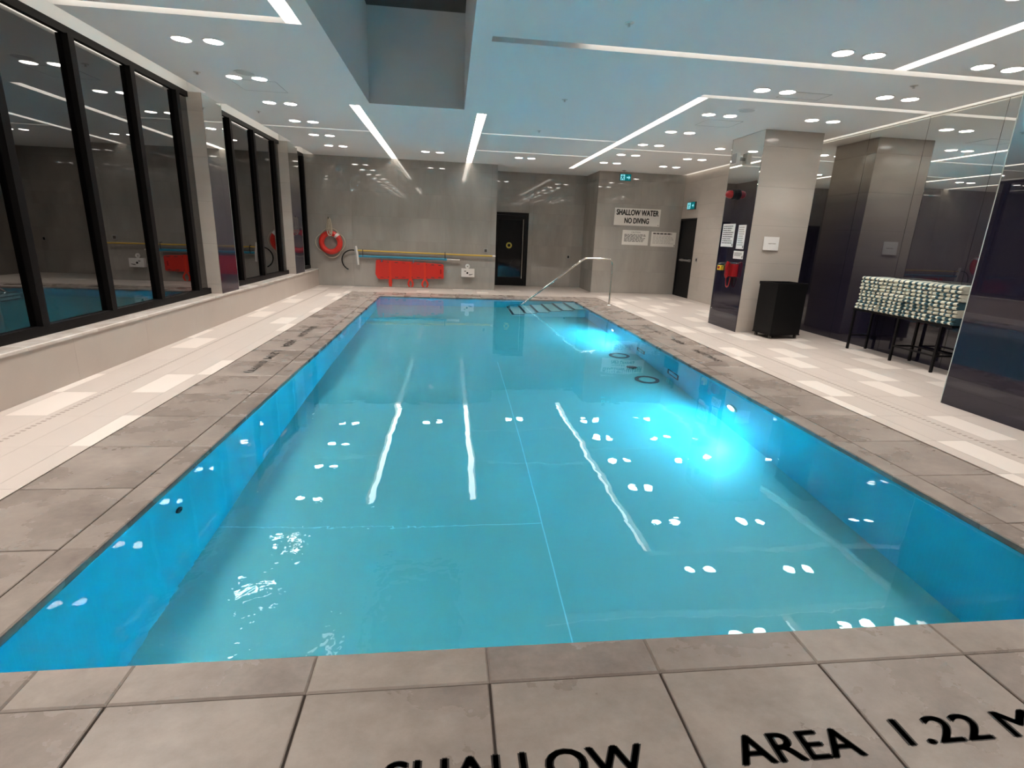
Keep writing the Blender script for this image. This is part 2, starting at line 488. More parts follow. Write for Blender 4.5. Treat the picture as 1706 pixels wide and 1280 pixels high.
# strip of deck before the far wall, and the floor of the door recess
yfs = Y1+CO+SL
xs = [-2.368+0.306*i for i in range(21)]; xs[-1] = 3.752
for x0, x1 in zip(xs, xs[1:]):
    y = yfs
    while y < YF-0.02:
        b = min(y+0.32, YF)
        isw = any(x0 <= wx < x1 and y <= wy < b for wx, wy in WF)
        if isw: deck_piece('deck_tile', x0, x1, y, b, white_m, 0.002)
        else: rest.box(x0+0.001, x1-0.001, y+0.001, b-0.001, -TH, 0)
        y = b
for i in range(9):
    rest.box(1.22+0.303*i, 1.52+0.303*i, YF+0.002, YR, -TH, 0)
# the deck behind the near slabs, out of the picture
for i in range(28):
    for j in range(5):
        xa, ya = XCU+0.30*i, YB+0.57*j
        if xa+0.298 < 4.93: rest.box(xa, xa+0.298, ya, min(ya+0.568, 0.84), -TH, 0)
ro = part('deck_tile_field', rest, tile_m, floor); ro['kind'] = 'stuff'
# slot drain lines in the deck
for nm, xd, ya, yb in (('drain_line', -2.985, 1.2, 13.5), ('drain_line', 4.26, 1.2, 13.5)):
    d = MB(); k = ya
    while k < yb:
        d.box(xd-0.016, xd+0.016, k, k+0.022, -0.003, 0.0012); k += 0.05
    part(nm, d, plain('drain_grille_%d' % int(xd*10+100), (0.33, 0.275, 0.235), 0.5), floor, label='dotted slot drain')

# drain slabs and coping stones
xl0, xl1 = XL-CO, XR+CO            # inner edges of the slab ring
GAP = 0.009
dark = MB()
cut_plane(dark, xl0-SL-0.004, xl1+SL+0.004, Y0-CO-SL-0.004, Y1+CO+SL+0.004, -0.0115, [(XL, XR, Y0, Y1)])
part('joint_bed', dark, grout_m, floor)
def slab(x0, x1, y0, y1): deck_piece('drain_slab', x0, x1, y0, y1, slab_m, GAP, 0.0114, 0.0, 0.0035)
def coping(x0, x1, y0, y1): deck_piece('coping_stone', x0, x1, y0, y1, slab_m, 0.0012, 0.05, 0.0, 0.006)
ysj = [Y0-CO, 1.72] + [2.33+0.613*i for i in range(17)] + [Y1+CO]
ysj = [y for i, y in enumerate(ysj) if i == 0 or y-ysj[i-1] > 0.05]
for a, b in zip(ysj, ysj[1:]):
    slab(xl0-SL, xl0, a, b); slab(xl1, xl1+SL, a, b)
    ca, cb = max(a, Y0), min(b, Y1)
    coping(xl0, XL, ca, cb); coping(XR, xl1, ca, cb)
xj = [xl0-SL, xl0, -1.36] + [-1.058+0.6*i for i in range(7)] + [xl1, xl1+SL]
for a, b in zip(xj, xj[1:]):
    slab(a, b, Y0-CO-SL, Y0-CO)
    slab(a, b, Y1+CO, Y1+CO+SL)
    ca, cb = max(a, xl0), min(b, xl1)
    if cb-ca > 0.02:
        coping(ca, cb, Y0-CO, Y0); coping(ca, cb, Y1, Y1+CO)
# painted lettering on the slabs
LT = 0.0009
for body, xa, wd in (('SHALLOW', -0.175, 0.755), ('AREA', 0.852, 0.405), ('1.22 M', 1.405, 0.505)):
    lettering('painted_lettering', body, wd, 0.098, letter_m, floor, (xa, 1.088 if xa < 1.3 else 1.105, LT), (1,0,0), (0,1,0), 0.027)
for body, ya, wd in (('SHALLOW', 8.33, 0.86), ('AREA', 7.24, 0.44), ('1.21M', 6.58, 0.44), ('(3.97FT)', 6.04, 0.52)):
    lettering('painted_lettering', body, wd, 0.10, letter_m, floor, (-2.11, ya, LT), (0,-1,0), (1,0,0), 0.02)
for body, ya, wd in (('SHALLOW', 6.28, 0.72), ('AREA', 7.35, 0.45), ('1.21M', 8.08, 0.42), ('(3.97FT)', 8.6, 0.48)):
    lettering('painted_lettering', body, wd, 0.10, letter_m, floor, (3.50, ya, LT), (0,1,0), (-1,0,0), 0.02)

# ---- pool basin
ZB = -DEPTH
basin = struct_root('pool_basin', 'long rectangular swimming pool lined with blue mosaic', 'pool', (0.7, 7.1, ZB))
def bpart(name, mb, mat, label=None, smooth=False):
    o = link(name, mb.mesh(name, mat, smooth), basin, (-0.7, -7.1, -ZB))
    if label: o['label'] = label
    return o
T2 = 0.12
bpart('basin_floor', MB().box(XL-T2, XR+T2, Y0-T2, Y1+T2, ZB-0.1, ZB), poolf_m)
bpart('basin_wall', MB().box(XL-T2, XL, Y0, Y1, ZB, -0.05), poolw_m)
bpart('basin_wall', MB().box(XR, XR+T2, Y0, Y1, ZB, -0.05), poolw_m)
bpart('basin_wall', MB().box(XL-T2, XR+T2, Y0-T2, Y0, ZB, -0.05), poolw_m)
bpart('basin_wall', MB().box(XL-T2, XR+T2, Y1, Y1+T2, ZB, -0.05), poolw_m)
bpart('floor_seam', MB().box(0.697, 0.705, Y0, 7.5, ZB, ZB+0.001), seam_m)
bpart('floor_seam', MB().box(XL, 0.697, 3.497, 3.504, ZB, ZB+0.001), seam_m)
# floor drains and wall suction frames
for (x, y, r0, r1) in ((2.66, 7.90, 0.115, 0.165), (2.655, 6.64, 0.115, 0.165)):
    bpart('drain_ring', MB().lathe([(r0, 0.0), (r0, 0.012), (r1, 0.012), (r1, 0.0)], (x, y, ZB), 'z', 32), pooldark_m, 'dark ring of a main drain cover')
    bpart('drain_cover', MB().lathe([(0, 0.008), (r0-0.02, 0.008), (r0-0.005, 0.0)], (x, y, ZB), 'z', 32), poolf_m)
bpart('drain_plate', MB().lathe([(0, 0.014), (0.06, 0.012), (0.078, 0.0)], (2.645, 7.25, ZB), 'z', 24), pooldark_m)
for (ya, yb, za, zb) in ((7.64, 7.97, -0.90, -0.71), (6.37, 6.72, -0.99, -0.77)):
    f = MB(); t = 0.03; X = XR
    f.box(X-0.008, X, ya, yb, za, za+t); f.box(X-0.008, X, ya, yb, zb-t, zb)
    f.box(X-0.008, X, ya, ya+t, za+t, zb-t); f.box(X-0.008, X, yb-t, yb, za+t, zb-t)
    bpart('suction_frame', f, pooldark_m, 'dark rectangular wall fitting')
bpart('return_inlet', MB().lathe([(0.03, 0.0), (0.03, 0.012), (0.012, 0.018), (0.012, 0.004)], (XL, 3.03, -0.40), 'x', 18), pooldark_m)
# steps at the far end
NT = 6
for i in range(NT):
    x1 = XR-0.27*i; x0 = x1-0.27; zt = -0.20-0.17*i
    bpart('pool_step', MB().box(x0, x1, 11.38, Y1, ZB, zt), step_m)
    bpart('step_nosing', MB().box(x0-0.004, x0+0.05, 11.375, Y1, zt-0.02, zt+0.003), pooldark_m, 'dark nosing strip')
    bpart('step_nosing', MB().box(x0+0.05, x1, 11.375, 11.42, zt-0.02, zt+0.003), pooldark_m, 'dark nosing strip')

wat = MB(); wat.face([(XL+0.001,Y0+0.001,WZ),(XR-0.001,Y0+0.001,WZ),(XR-0.001,Y1-0.001,WZ),(XL+0.001,Y1-0.001,WZ)])
wo = link('water', wat.mesh('water', water_m, False, False))
wo['kind'] = 'stuff'; wo['label'] = 'clear blue water filling the pool to the coping'; wo['category'] = 'water'

# ---- far wall (three sections), tiled in large porcelain panels
def tiled(parent, plane, c, u0, u1, z0, z1, tw, thh, mat, holes=(), gap=0.002, th=0.012, zoff=0.0):
    """porcelain panels on a wall; plane 'y-' faces -y at y=c, 'x-' faces -x, 'x+' faces +x; holes in (u, z)"""
    us = [u0]
    while us[-1] < u1-0.02: us.append(min(us[-1]+tw, u1))
    zs = [z0]; z = z0+(zoff or thh)
    while z < z1-0.02: zs.append(z); z += thh
    zs.append(z1)
    for hu0, hu1, hz0, hz1 in holes:
        us = sorted(set(us) | {hu0, hu1}); zs = sorted(set(zs) | {hz1})
    us = [q for i, q in enumerate(us) if i == 0 or q-us[i-1] > 1e-4]
    for a, b in zip(us, us[1:]):
        for d, e in zip(zs, zs[1:]):
            mu_, mz = (a+b)/2, (d+e)/2
            if any(h[0] < mu_ < h[1] and h[2] < mz < h[3] for h in holes): continue
            g = gap/2
            if plane == 'y-': mb = MB().box(a+g, b-g, c, c+th, d+g, e-g)
            elif plane == 'x-': mb = MB().box(c, c+th, a+g, b-g, d+g, e-g)
            else: mb = MB().box(c-th, c, a+g, b-g, d+g, e-g)
            part('wall_tile', mb, mat, parent)
WG = plain('wall_grout', (0.20, 0.18, 0.155), 0.8)
wf = MB()
wf.box(-3.9, 1.22, YF+0.012, YF+0.2, -TH, CZ+0.2)
wf.box(1.05, 1.208, YF+0.2, YR+0.012, -TH, CZ+0.2)
wall_front = struct('wall_front', wf, WG, 'grey porcelain far wall behind the rescue equipment', 'wall')
tiled(wall_front, 'y-', YF, -3.72, 1.22, 0.0, CZ, 1.2, 0.6, wall_m, zoff=0.6)
wfr = MB()
wfr.box(1.05, 1.245, YR+0.012, YR+0.2, 0, CZ+0.2); wfr.box(2.29, 4.2, YR+0.012, YR+0.2, 0, CZ+0.2)
wfr.box(1.245, 2.29, YR+0.012, YR+0.2, 2.105, CZ+0.2)
wall_recess = struct('wall_recess', wfr, WG, 'set-back grey wall holding the black glass door', 'wall')
tiled(wall_recess, 'y-', YR, 1.22, 3.95, 0.0, CZ, 1.2, 0.6, wall_m, holes=[(1.245, 2.29, 0.0, 2.105)], zoff=0.6)
tiled(wall_recess, 'x+', 1.22, YF+0.012, YR, 0.0, CZ, 1.45, 0.6, wall_m, zoff=0.6)
wfs = MB()
wfs.box(3.962, XRW+0.2, YS+0.012, YS+0.2, -TH, CZ+0.2); wfs.box(3.962, 4.15, YS+0.2, YR+0.1, -TH, CZ+0.2)
wall_signs = struct('wall_signs', wfs, WG, 'grey porcelain wall carrying the white warning signs', 'wall')
tiled(wall_signs, 'y-', YS, 3.95, XRW, 0.0, CZ, 1.21, 0.6, wall_m, zoff=0.6)
tiled(wall_signs, 'x-', 3.95, YS+0.012, YR, 0.0, CZ, 1.4, 0.6, wall_m, zoff=0.6)

# ---- long wall beyond the towels: mirror-glass bay, then porcelain with the second door
wr = MB()
wr.box(XRW+0.012, XRW+0.2, 4.40, 13.75, -TH, CZ+0.2)
wr.box(XRW+0.012, XRW+0.2, 13.75, YS+0.1, 2.08, CZ+0.2)
wall_right = struct('wall_right', wr, WG, 'long side wall of mirror glass and porcelain with a black door', 'wall')
tiled(wall_right, 'x-', XRW, 9.60, YS, 0.0, CZ, 1.2, 0.6, colm, holes=[(13.75, YS, 0.0, 2.08)], zoff=0.6)
for a, b in ((4.57, 5.02), (5.02, 6.05), (6.05, 7.10), (7.10, 8.15), (8.15, 9.60)):
    part('mirror_panel', MB().box(XRW, XRW+0.01, a+0.003, b-0.003, 0.0, CZ-0.01), ombre_m, wall_right, label='navy to mirror glass panel')
# projecting bulkhead clad in the same glass, nearest the camera
wb = MB().box(4.944, XRW+0.1, YB, 4.556, -TH, CZ+0.1)
wall_bulk = struct('wall_bulkhead', wb, WG, 'projecting wall clad in tall glossy navy glass panels', 'wall')
ys_ = [4.57, 3.42, 2.27, 1.12, -0.03, -1.18, YB]
for b, a in zip(ys_, ys_[1:]):
    part('glass_panel', MB().box(4.93, 4.942, a+0.002, b-0.003, 0.0, CZ-0.006), ombre_m, wall_bulk, label='tall navy ombre glass panel')
part('glass_panel', MB().box(4.944, XRW-0.002, 4.558, 4.568, 0.0, CZ-0.006), ombre_m, wall_bulk)
part('glass_edge', MB().box(4.928, 4.943, 4.5675, 4.5755, 0.0, CZ-0.006), edge_m, wall_bulk, label='pale polished glass edge')
# wall behind the camera
wbk = MB().box(-3.9, 4.944, YB-0.2, YB-0.012, -TH, CZ+0.2)
wall_back = struct('wall_back', wbk, WG, 'grey porcelain wall behind the viewer', 'wall')
tiled(wall_back, 'y-', YB-0.012, -3.8, 4.944, 0.0, CZ, 2.4, 1.2, wall_m)

# ---- free-standing column
def column(name, label, x0, x1, y0, y1, z0, glass_side):
    o = struct(name, MB().box(x0+0.012, x1-0.012, y0+0.012, y1-0.012, z0, CZ+0.02), WG, label, 'column')
    zs = [z0] + [z for z in (0.57, 1.17, 1.77, 2.37, 2.97) if z > z0+0.05] + [CZ-0.002]
    for a, b in zip(zs, zs[1:]):
        part('column_tile', MB().box(x0 if glass_side != 'x-' else x0+0.012, x1, y0, y0+0.012, a+0.001, b-0.001), colm, o)
        part('column_tile', MB().box(x0, x1, y1-0.012, y1, a+0.001, b-0.001), colm, o)
        if glass_side == 'x-': part('column_tile', MB().box(x1-0.012, x1, y0+0.012, y1-0.012, a+0.001, b-0.001), colm, o)
    if glass_side == 'x-':
        part('glass_panel', MB().box(x0, x0+0.010, y0+0.003, y1-0.003, z0, CZ-0.006), ombre_m, o, label='navy to mirror glass face')
        part('glass_edge', MB().box(x0-0.001, x0+0.011, y1-0.003, y1+0.002, z0, CZ-0.006), edge_m, o)
    else:
        part('glass_panel', MB().box(x1-0.010, x1, y0+0.003, y1-0.003, z0, CZ-0.006), ombre_m, o, label='navy to mirror glass face')
        part('glass_edge', MB().box(x1-0.011, x1+0.001, y1-0.003, y1+0.002, z0, CZ-0.006), edge_m, o)
    return o
column('column', 'free-standing beige column with a navy glass face, behind the black hamper', 4.89, 5.89, 8.54, 9.53, 0.0, 'x-')
column('column', 'window column nearest the camera, beige front and mirror glass side', XW-0.05, -3.46, 8.62, 9.30, SILL, 'x+')
column('column', 'window column nearest the lifebuoy, beige front and mirror glass side', XW-0.05, -3.46, 12.70, 13.45, SILL, 'x+')

# ---- window side: curb, sill, glazing
wl = MB().box(-3.95, XCU-0.012, YB, YF, -TH, SILL-0.03)
wl.box(-3.95, XW-0.10, YB, YF, CZ+0.0, CZ+0.3)
wall_left = struct('wall_left', wl, WG, 'low beige curb wall under the dark windows', 'wall')
y = YB
while y < YF-0.05:
    b = min(y+1.2, YF)
    part('curb_tile', MB().box(XCU-0.012, XCU, y+0.001, b-0.001, -TH, SILL-0.03), curb_m, wall_left)
    y = b
y = YB+0.35
while y < YF-0.05:
    b = min(y+0.9, YF)
    part('sill_stone', MB().chamfer(XW-0.1, XCU+0.012, y+0.001, b-0.001, SILL-0.03, SILL, 0.006), sill_m, wall_left)
    y = b
bays = [(YB, 8.62, [-1.5, -0.4, 0.70, 1.85, 2.97, 4.07, 5.13, 6.15, 7.17, 8.22]), (9.30, 12.70, [9.34, 9.98, 11.08, 12.28]), (13.45, YF, [13.49, 14.50])]
names_w = ['tall night-dark glazing bay nearest the camera, thick black mullions', 'middle night-dark glazing bay between the two window columns', 'narrow dark glazing sliver beside the lifebuoy']
HB = 0.085; MD = 0.055; MWD = 0.085
for i, (a, b, ml) in enumerate(bays):
    wn = struct_root('window_%d' % (i+1), names_w[i], 'window', (XW, (a+b)/2, SILL))
    def wp(name, mb, mat):
        return link(name, mb.mesh(name, mat), wn, (-XW, -(a+b)/2, -SILL))
    wp('bottom_rail', MB().box(XW-0.04, XW+0.045, a, b, SILL, SILL+HB), mull_m)
    wp('top_rail', MB().box(XW-0.04, XW+0.028, a, b, CZ-0.07, CZ), mull_m)
    for m_ in ml:
        wp('mullion', MB().box(XW-0.04, XW+MD, m_, min(m_+MWD, b), SILL+HB, CZ-0.07), mull_m)
    ed = [a] + [q+MWD/2 for q in ml] + [b]
    for c, d in zip(ed, ed[1:]):
        if d-c > 0.15:
            wp('pane', MB().box(XW-0.008, XW+0.0, c+0.002, d-0.002, SILL+HB-0.01, CZ-0.06), pane_m)

# ---- ceiling with its slots, coves and the skylight well
SKY = (-1.165, 0.195, 2.4, 8.60)
coves = [(XW+0.03, -3.385, YB, 8.62), (XW+0.03, -3.385, 9.30, 12.70), (XW+0.03, -3.385, 13.45, YF)]
rcove = (XRW-0.10, XRW, 5.53, YS)
SLOTS = [  # x0, x1, y0, y1, direction, strip range trim at start, label
    (-1.48, -1.335, 8.78, YF, 'lengthwise light slot beyond the skylight, on the window side', 1.0),
    (0.395, 0.54, 8.80, YF, 'lengthwise light slot beyond the skylight, running to the black door', 1.0),
    (-1.475, -1.335, 1.2, 5.64, 'lengthwise light slot beside the skylight, window side, near the camera', 1.0),
    (-3.385, -1.475, 5.50, 5.64, 'short crosswise light slot from the windows to the skylight corner', 1.0),
    (0.375, XRW-0.10, 5.52, 5.66, 'long crosswise light slot dark at its skylight end', 1.0),
    (3.075, 3.205, 7.03, YF, 'lengthwise light slot of the bent pair, running to the sign wall', 1.0),
    (3.075, XRW-0.10, 6.90, 7.03, 'crosswise light slot of the bent pair, running to the mirror wall', 1.0),
    (0.54, 3.075, 10.36, 10.46, 'nearer of two short crosswise light slots above the pool', 0.8),
    (0.54, 3.075, 12.39, 12.49, 'farther of two short crosswise light slots above the pool', 0.8),
    (3.205, XRW-0.10, 11.11, 11.21, 'crosswise light slot behind the free-standing column', 0.8),
    (-3.385, -1.48, 10.87, 10.96, 'thin crosswise light slot beside the middle windows', 0.8),
    (4.42, 4.56, 1.2, 5.52, 'lengthwise light slot in front of the navy glass bulkhead', 1.0),
]
SLOTS = [((a+0.002, b-0.002, c, d, e, f) if (b-a) > (d-c) else (a, b, c+0.002, d-0.002, e, f)) for a, b, c, d, e, f in SLOTS]
holes = [SKY] + coves + [rcove] + [s[:4] for s in SLOTS]
ce = MB()
cut_plane(ce, -3.95, XRW+0.05, YB-0.1, YR+0.1, CZ, holes, True)
ceiling = struct('ceiling', ce, ceil_m, 'smooth pale ceiling cut by light slots and a skylight', 'ceiling', fix=False)
SD = 0.10
def slot_fix(s, k):
    x0, x1, y0, y1, lab, ls = s
    t = thing('ceiling_light_slot', lab, 'ceiling light', ((x0+x1)/2, (y0+y1)/2, CZ), group='light slots in the ceiling')
    ox, oy = -(x0+x1)/2, -(y0+y1)/2
    long_y = (y1-y0) > (x1-x0)
    ch = MB()
    # open-bottomed channel, faces inward
    z0, z1 = 0.0, SD
    ends = [] 
    def q(*p): ch.face([(a+ox, b+oy, c) for a, b, c in p])
    q((x0,y0,z1),(x0,y1,z1),(x1,y1,z1),(x1,y0,z1))
    q((x0,y0,z0),(x0,y1,z0),(x0,y1,z1),(x0,y0,z1)); q((x1,y1,z0),(x1,y0,z0),(x1,y0,z1),(x1,y1,z1))
    q((x1,y0,z0),(x0,y0,z0),(x0,y0,z1),(x1,y0,z1)); q((x0,y1,z0),(x1,y1,z0),(x1,y1,z1),(x0,y1,z1))
    c = part('channel', ch, trim_m, t, fix=False)
    st = MB()
    if long_y:
        st.box(x0+0.02+ox, x1-0.02+ox, y0+0.01+oy, y1-0.01+oy, z1-0.012, z1-0.002)
    else:
        xa = x0+0.9 if lab.startswith('long crosswise') else x0+0.01
        st.box(xa+ox, x1-0.01+ox, y0+0.02+oy, y1-0.02+oy, z1-0.012, z1-0.002)
    part('led_strip', st, led_m if long_y else ledx_m, t)
for k, s in enumerate(SLOTS): slot_fix(s, k)
# coves over the windows: a lit trough
for i, (x0, x1, a, b) in enumerate(coves):
    cv = MB()
    cv.face([(x0,a,CZ+0.16),(x0,b,CZ+0.16),(x1,b,CZ+0.16),(x1,a,CZ+0.16)])
    cv.face([(x0,a,CZ),(x0,b,CZ),(x0,b,CZ+0.16),(x0,a,CZ+0.16)])
    cv.face([(x1,b,CZ),(x1,a,CZ),(x1,a,CZ+0.16),(x1,b,CZ+0.16)])
    cv.face([(x1,a,CZ),(x0,a,CZ),(x0,a,CZ+0.16),(x1,a,CZ+0.16)]); cv.face([(x0,b,CZ),(x1,b,CZ),(x1,b,CZ+0.16),(x0,b,CZ+0.16)])
    t = thing('cove_light', ['long lit cove above the glazing bay nearest the camera', 'lit cove above the middle glazing bay', 'short lit cove above the narrow glazing by the lifebuoy'][i], 'cove light', ((x0+x1)/2, (a+b)/2, CZ), group='coves over the windows')
    for nm, mb, mt in (('trough', cv, trim_m), ('led_strip', MB().box(x1-0.016, x1-0.004, a+0.05, b-0.05, CZ+0.03, CZ+0.06), ledc_m)):
        link(nm, mb.mesh(nm, mt, False, nm != 'trough'), t, (-(x0+x1)/2, -(a+b)/2, -CZ))
x0, x1, a, b = rcove
cv = MB()
cv.face([(x0,a,CZ+0.16),(x0,b,CZ+0.16),(x1,b,CZ+0.16),(x1,a,CZ+0.16)])
cv.face([(x0,a,CZ),(x0,b,CZ),(x0,b,CZ+0.16),(x0,a,CZ+0.16)]); cv.face([(x1,b,CZ),(x1,a,CZ),(x1,a,CZ+0.16),(x1,b,CZ+0.16)])
cv.face([(x1,a,CZ),(x0,a,CZ),(x0,a,CZ+0.16),(x1,a,CZ+0.16)]); cv.face([(x0,b,CZ),(x1,b,CZ),(x1,b,CZ+0.16),(x0,b,CZ+0.16)])
t = thing('cove_light', 'narrow lit cove along the top of the mirror wall', 'cove light', ((x0+x1)/2, (a+b)/2, CZ))
link('trough', cv.mesh('trough', trim_m, False, False), t, (-(x0+x1)/2, -(a+b)/2, -CZ))
link('led_strip', MB().box(x0+0.004, x0+0.016, a+0.05, b-0.05, CZ+0.06, CZ+0.10).mesh('led_strip', ledc_m), t, (-(x0+x1)/2, -(a+b)/2, -CZ))
# skylight well
x0, x1, a, b = SKY; ZT = 4.44
sk = MB()
for p in (((x0,a),(x0,b)), ((x1,b),(x1,a)), ((x1,a),(x0,a)), ((x0,b),(x1,b))):
    (px, py), (qx, qy) = p
    sk.face([(px,py,CZ),(qx,qy,CZ),(qx,qy,ZT),(px,py,ZT)])
well = struct('skylight_well', sk, plain('well_paint', (0.80, 0.80, 0.79), 0.8, spec=0.2), 'deep rectangular skylight well rising out of the ceiling', 'skylight', fix=False)
part('pane', MB().box(x0-0.05, x1+0.05, a-0.05, b+0.05, ZT, ZT+0.02), pane_m, well, label='black night skylight glass')

# ---- doors
d1 = struct_root('door_1', 'black framed glass door with a round yellow sticker, in the recess', 'door', (1.77, YR, 0))
def dp(root, name, mb, mat, smooth=False):
    l = root.location
    return link(name, mb.mesh(name, mat, smooth), root, (-l.x, -l.y, -l.z))
f = MB(); xa, xb, zt = 1.245, 2.29, 2.105
f.box(xa, xa+0.07, YR-0.02, YR+0.1, 0, zt); f.box(xb-0.07, xb, YR-0.02, YR+0.1, 0, zt); f.box(xa+0.07, xb-0.07, YR-0.02, YR+0.1, zt-0.07, zt)
dp(d1, 'door_frame', f, black_m)
f = MB(); f.box(xa+0.075, xa+0.17, YR, YR+0.05, 0.01, zt-0.075); f.box(xb-0.17, xb-0.075, YR, YR+0.05, 0.01, zt-0.075)
f.box(xa+0.17, xb-0.17, YR, YR+0.05, 0.01, 0.25); f.box(xa+0.17, xb-0.17, YR, YR+0.05, zt-0.2, zt-0.075)
leaf = dp(d1, 'door_leaf', f, black_m)
dp(d1, 'pane', MB().box(xa+0.17, xb-0.17, YR+0.015, YR+0.03, 0.25, zt-0.2), doorpane_m)
h = MB().tube([(2.13, YR-0.06, 0.22), (2.13, YR-0.06, 1.92)], 0.014, 12)
for zz in (0.45, 1.7): h.tube([(2.13, YR-0.06, zz), (2.13, YR+0.01, zz)], 0.009, 8)
dp(d1, 'pull_handle', h, steel_m, True)
st = dp(d1, 'round_sticker', MB().lathe([(0.045, 0.0), (0.045, 0.002), (0.088, 0.002), (0.088, 0.0)], (1.735, YR+0.015, 1.173), '-y', 28), plain('sticker_yellow', (0.45, 0.34, 0.04), 0.5))
d2 = struct_root('door_2', 'solid black door with a push bar, beside the warning signs', 'door', (XRW, 14.25, 0))
f = MB(); ya, yb, zt = 13.75, YS, 2.08
f.box(XRW-0.004, XRW+0.1, ya, ya+0.05, 0, zt); f.box(XRW-0.004, XRW+0.1, yb-0.05, yb, 0, zt); f.box(XRW-0.004, XRW+0.1, ya+0.05, yb-0.05, zt-0.05, zt)
dp(d2, 'door_frame', f, black_m)
dp(d2, 'door_leaf', MB().box(XRW+0.02, XRW+0.07, ya+0.053, yb-0.053, 0.008, zt-0.053), black_m)
h = MB().box(XRW-0.055, XRW-0.02, ya+0.10, yb-0.30, 0.965, 1.01); h.box(XRW-0.02, XRW+0.02, ya+0.12, ya+0.2, 0.955, 1.02); h.box(XRW-0.02, XRW+0.02, yb-0.4, yb-0.32, 0.955, 1.02)
dp(d2, 'push_bar', h, alu_m)

# ================================================================== LIGHTS
cans = [MB().lathe([(0.102, 0.0), (0.102, -0.006), (0.088, -0.006), (0.086, 0.0)], (0,0,0), 'z', 28).mesh('trim_ring', trim_m, True),
        MB().lathe([(0.0, -0.003), (0.087, -0.002)], (0,0,0), 'z', 28).mesh('lens', lens_m)]
ORD = ['nearest', 'second', 'third', 'fourth', 'fifth', 'sixth', 'seventh', 'eighth', 'ninth', 'tenth', 'eleventh']
def downlight(x, y, label, k=1.0):
    t = thing('downlight', label, 'downlight', (x, y, CZ), group='recessed ceiling downlights')
    link('trim_ring', cans[0], t); link('lens', cans[1], t)
    ld = bpy.data.lights.new('downlight_lamp', 'AREA')
    ld.shape = 'DISK'; ld.size = 0.165; ld.energy = DOWN_W*k; ld.color = WARM; ld.spread = math.radians(100)
    lo = link('lamp', ld, t, (0, 0, -0.008))
yrow = [13.26-1.335*i for i in range(11)]
for i, y in enumerate(yrow):
    for j, x in enumerate((-2.66, -2.36)):
        downlight(x, y-0.27, 'round downlight, %s side of %s pair from the far wall, row along windows' % (('window', 'pool')[j], ORD[i]), 1.1)
    for j, x in enumerate((3.62, 3.94)):
        downlight(x, y-0.05+0.0*i, 'round downlight, %s side of %s pair from sign wall, row by the pool edge' % (('pool', 'mirror')[j], ORD[i]), 0.75)
for i, y in enumerate((13.30, 11.93, 10.47, 7.78, 6.45, 5.24)):
    for j, x in enumerate((5.13, 5.46)):
        downlight(x, y, 'round downlight, %s side of %s pair from sign wall, row by mirror wall' % (('pool', 'mirror')[j], ORD[i]), 0.5)
for x, y, lab in ((-0.565, 13.1, 'window side of the pair above the spine board'), (-0.24, 13.1, 'door side of the pair above the spine board'), (1.58, 13.21, 'window side of the pair before the black glass door'), (1.875, 13.21, 'sign side of the pair before the black glass door')):
    downlight(x, y, 'round ceiling downlight, ' + lab)
for x, lab in ((-0.565, 'window side, first pair'), (-0.24, 'door side, first pair'), (1.58, 'window side, second pair'), (1.875, 'mirror side, second pair')):  # extra pairs added out of view, to brighten the near slabs and coping
    downlight(x, 1.0, 'added fill downlight over the near pool end, ' + lab, 0.75)

def pool_light(y, z, label):
    t = thing('pool_light', label, 'pool light', (XR, y, z))
    part('bezel', MB().lathe([(0.095, 0.0), (0.095, 0.018), (0.072, 0.022), (0.070, 0.010)], (0,0,0), '-x', 28), steel_m, t, smooth=True)
    part('lens', MB().lathe([(0.0, 0.020), (0.05, 0.017), (0.070, 0.010)], (0,0,0), '-x', 28), plens_m, t, smooth=True)
    ld = bpy.data.lights.new('pool_lamp', 'SPOT')
    ld.energy = POOL_W; ld.color = POOL_COL; ld.spot_size = math.radians(176); ld.spot_blend = 0.6; ld.shadow_soft_size = 0.06
    lo = link('lamp', ld, t, (-0.09, 0, 0))
    lo.rotation_euler = Vector((-1, -0.0, -0.5)).to_track_quat('-Z', 'Y').to_euler()
pool_light(5.0, -0.62, 'glowing underwater light nearer the camera, in the pool wall')
pool_light(9.28, -0.62, 'small glowing underwater light nearer the pool steps')


# ================================================================== OBJECTS ON THE FAR WALL
def arc(cx, cz, r, a0, a1, n, y, sq=1.0):
    return [(cx+r*math.cos(math.radians(a0+(a1-a0)*i/(n-1))), y, cz+sq*r*math.sin(math.radians(a0+(a1-a0)*i/(n-1)))) for i in range(n)]
# lifebuoy with its grab line
t = thing('lifebuoy', 'red ring lifebuoy hanging on the grey far wall', 'lifebuoy', (-3.06, YF, 0.80))
RC, RT = 0.232, 0.068
cz = 0.305
ring = MB().tube(arc(0, cz, RC, 0, 360-360/40, 40, -0.075), RT, 14, closed=True)
part('ring', ring, red_m, t, smooth=True)
for a in (48, 138, 228, 318):
    ca, sa = math.cos(math.radians(a)), math.sin(math.radians(a))
    b = MB().tube(arc(0, cz, RC, a-8, a+8, 5, -0.075), RT+0.003, 14)
    part('band', b, red_m if a != 48 else whitepl_m, t, smooth=True, label='pale reflective band' if a == 48 else None)
gl = []
for k in range(4):
    a0 = 48+90*k
    for i in range(10):
        f = i/10
        gl.append((0, 0, 0))
        a = math.radians(a0+90*f); r = RC+RT+0.012+0.075*math.sin(PI*f)*(1.0 if k in (1, 2) else 0.6)
        gl[-1] = (r*math.cos(a), -0.05, cz+r*math.sin(a))
part('grab_line', MB().tube(gl, 0.011, 8, closed=True), rope_m, t, smooth=True)
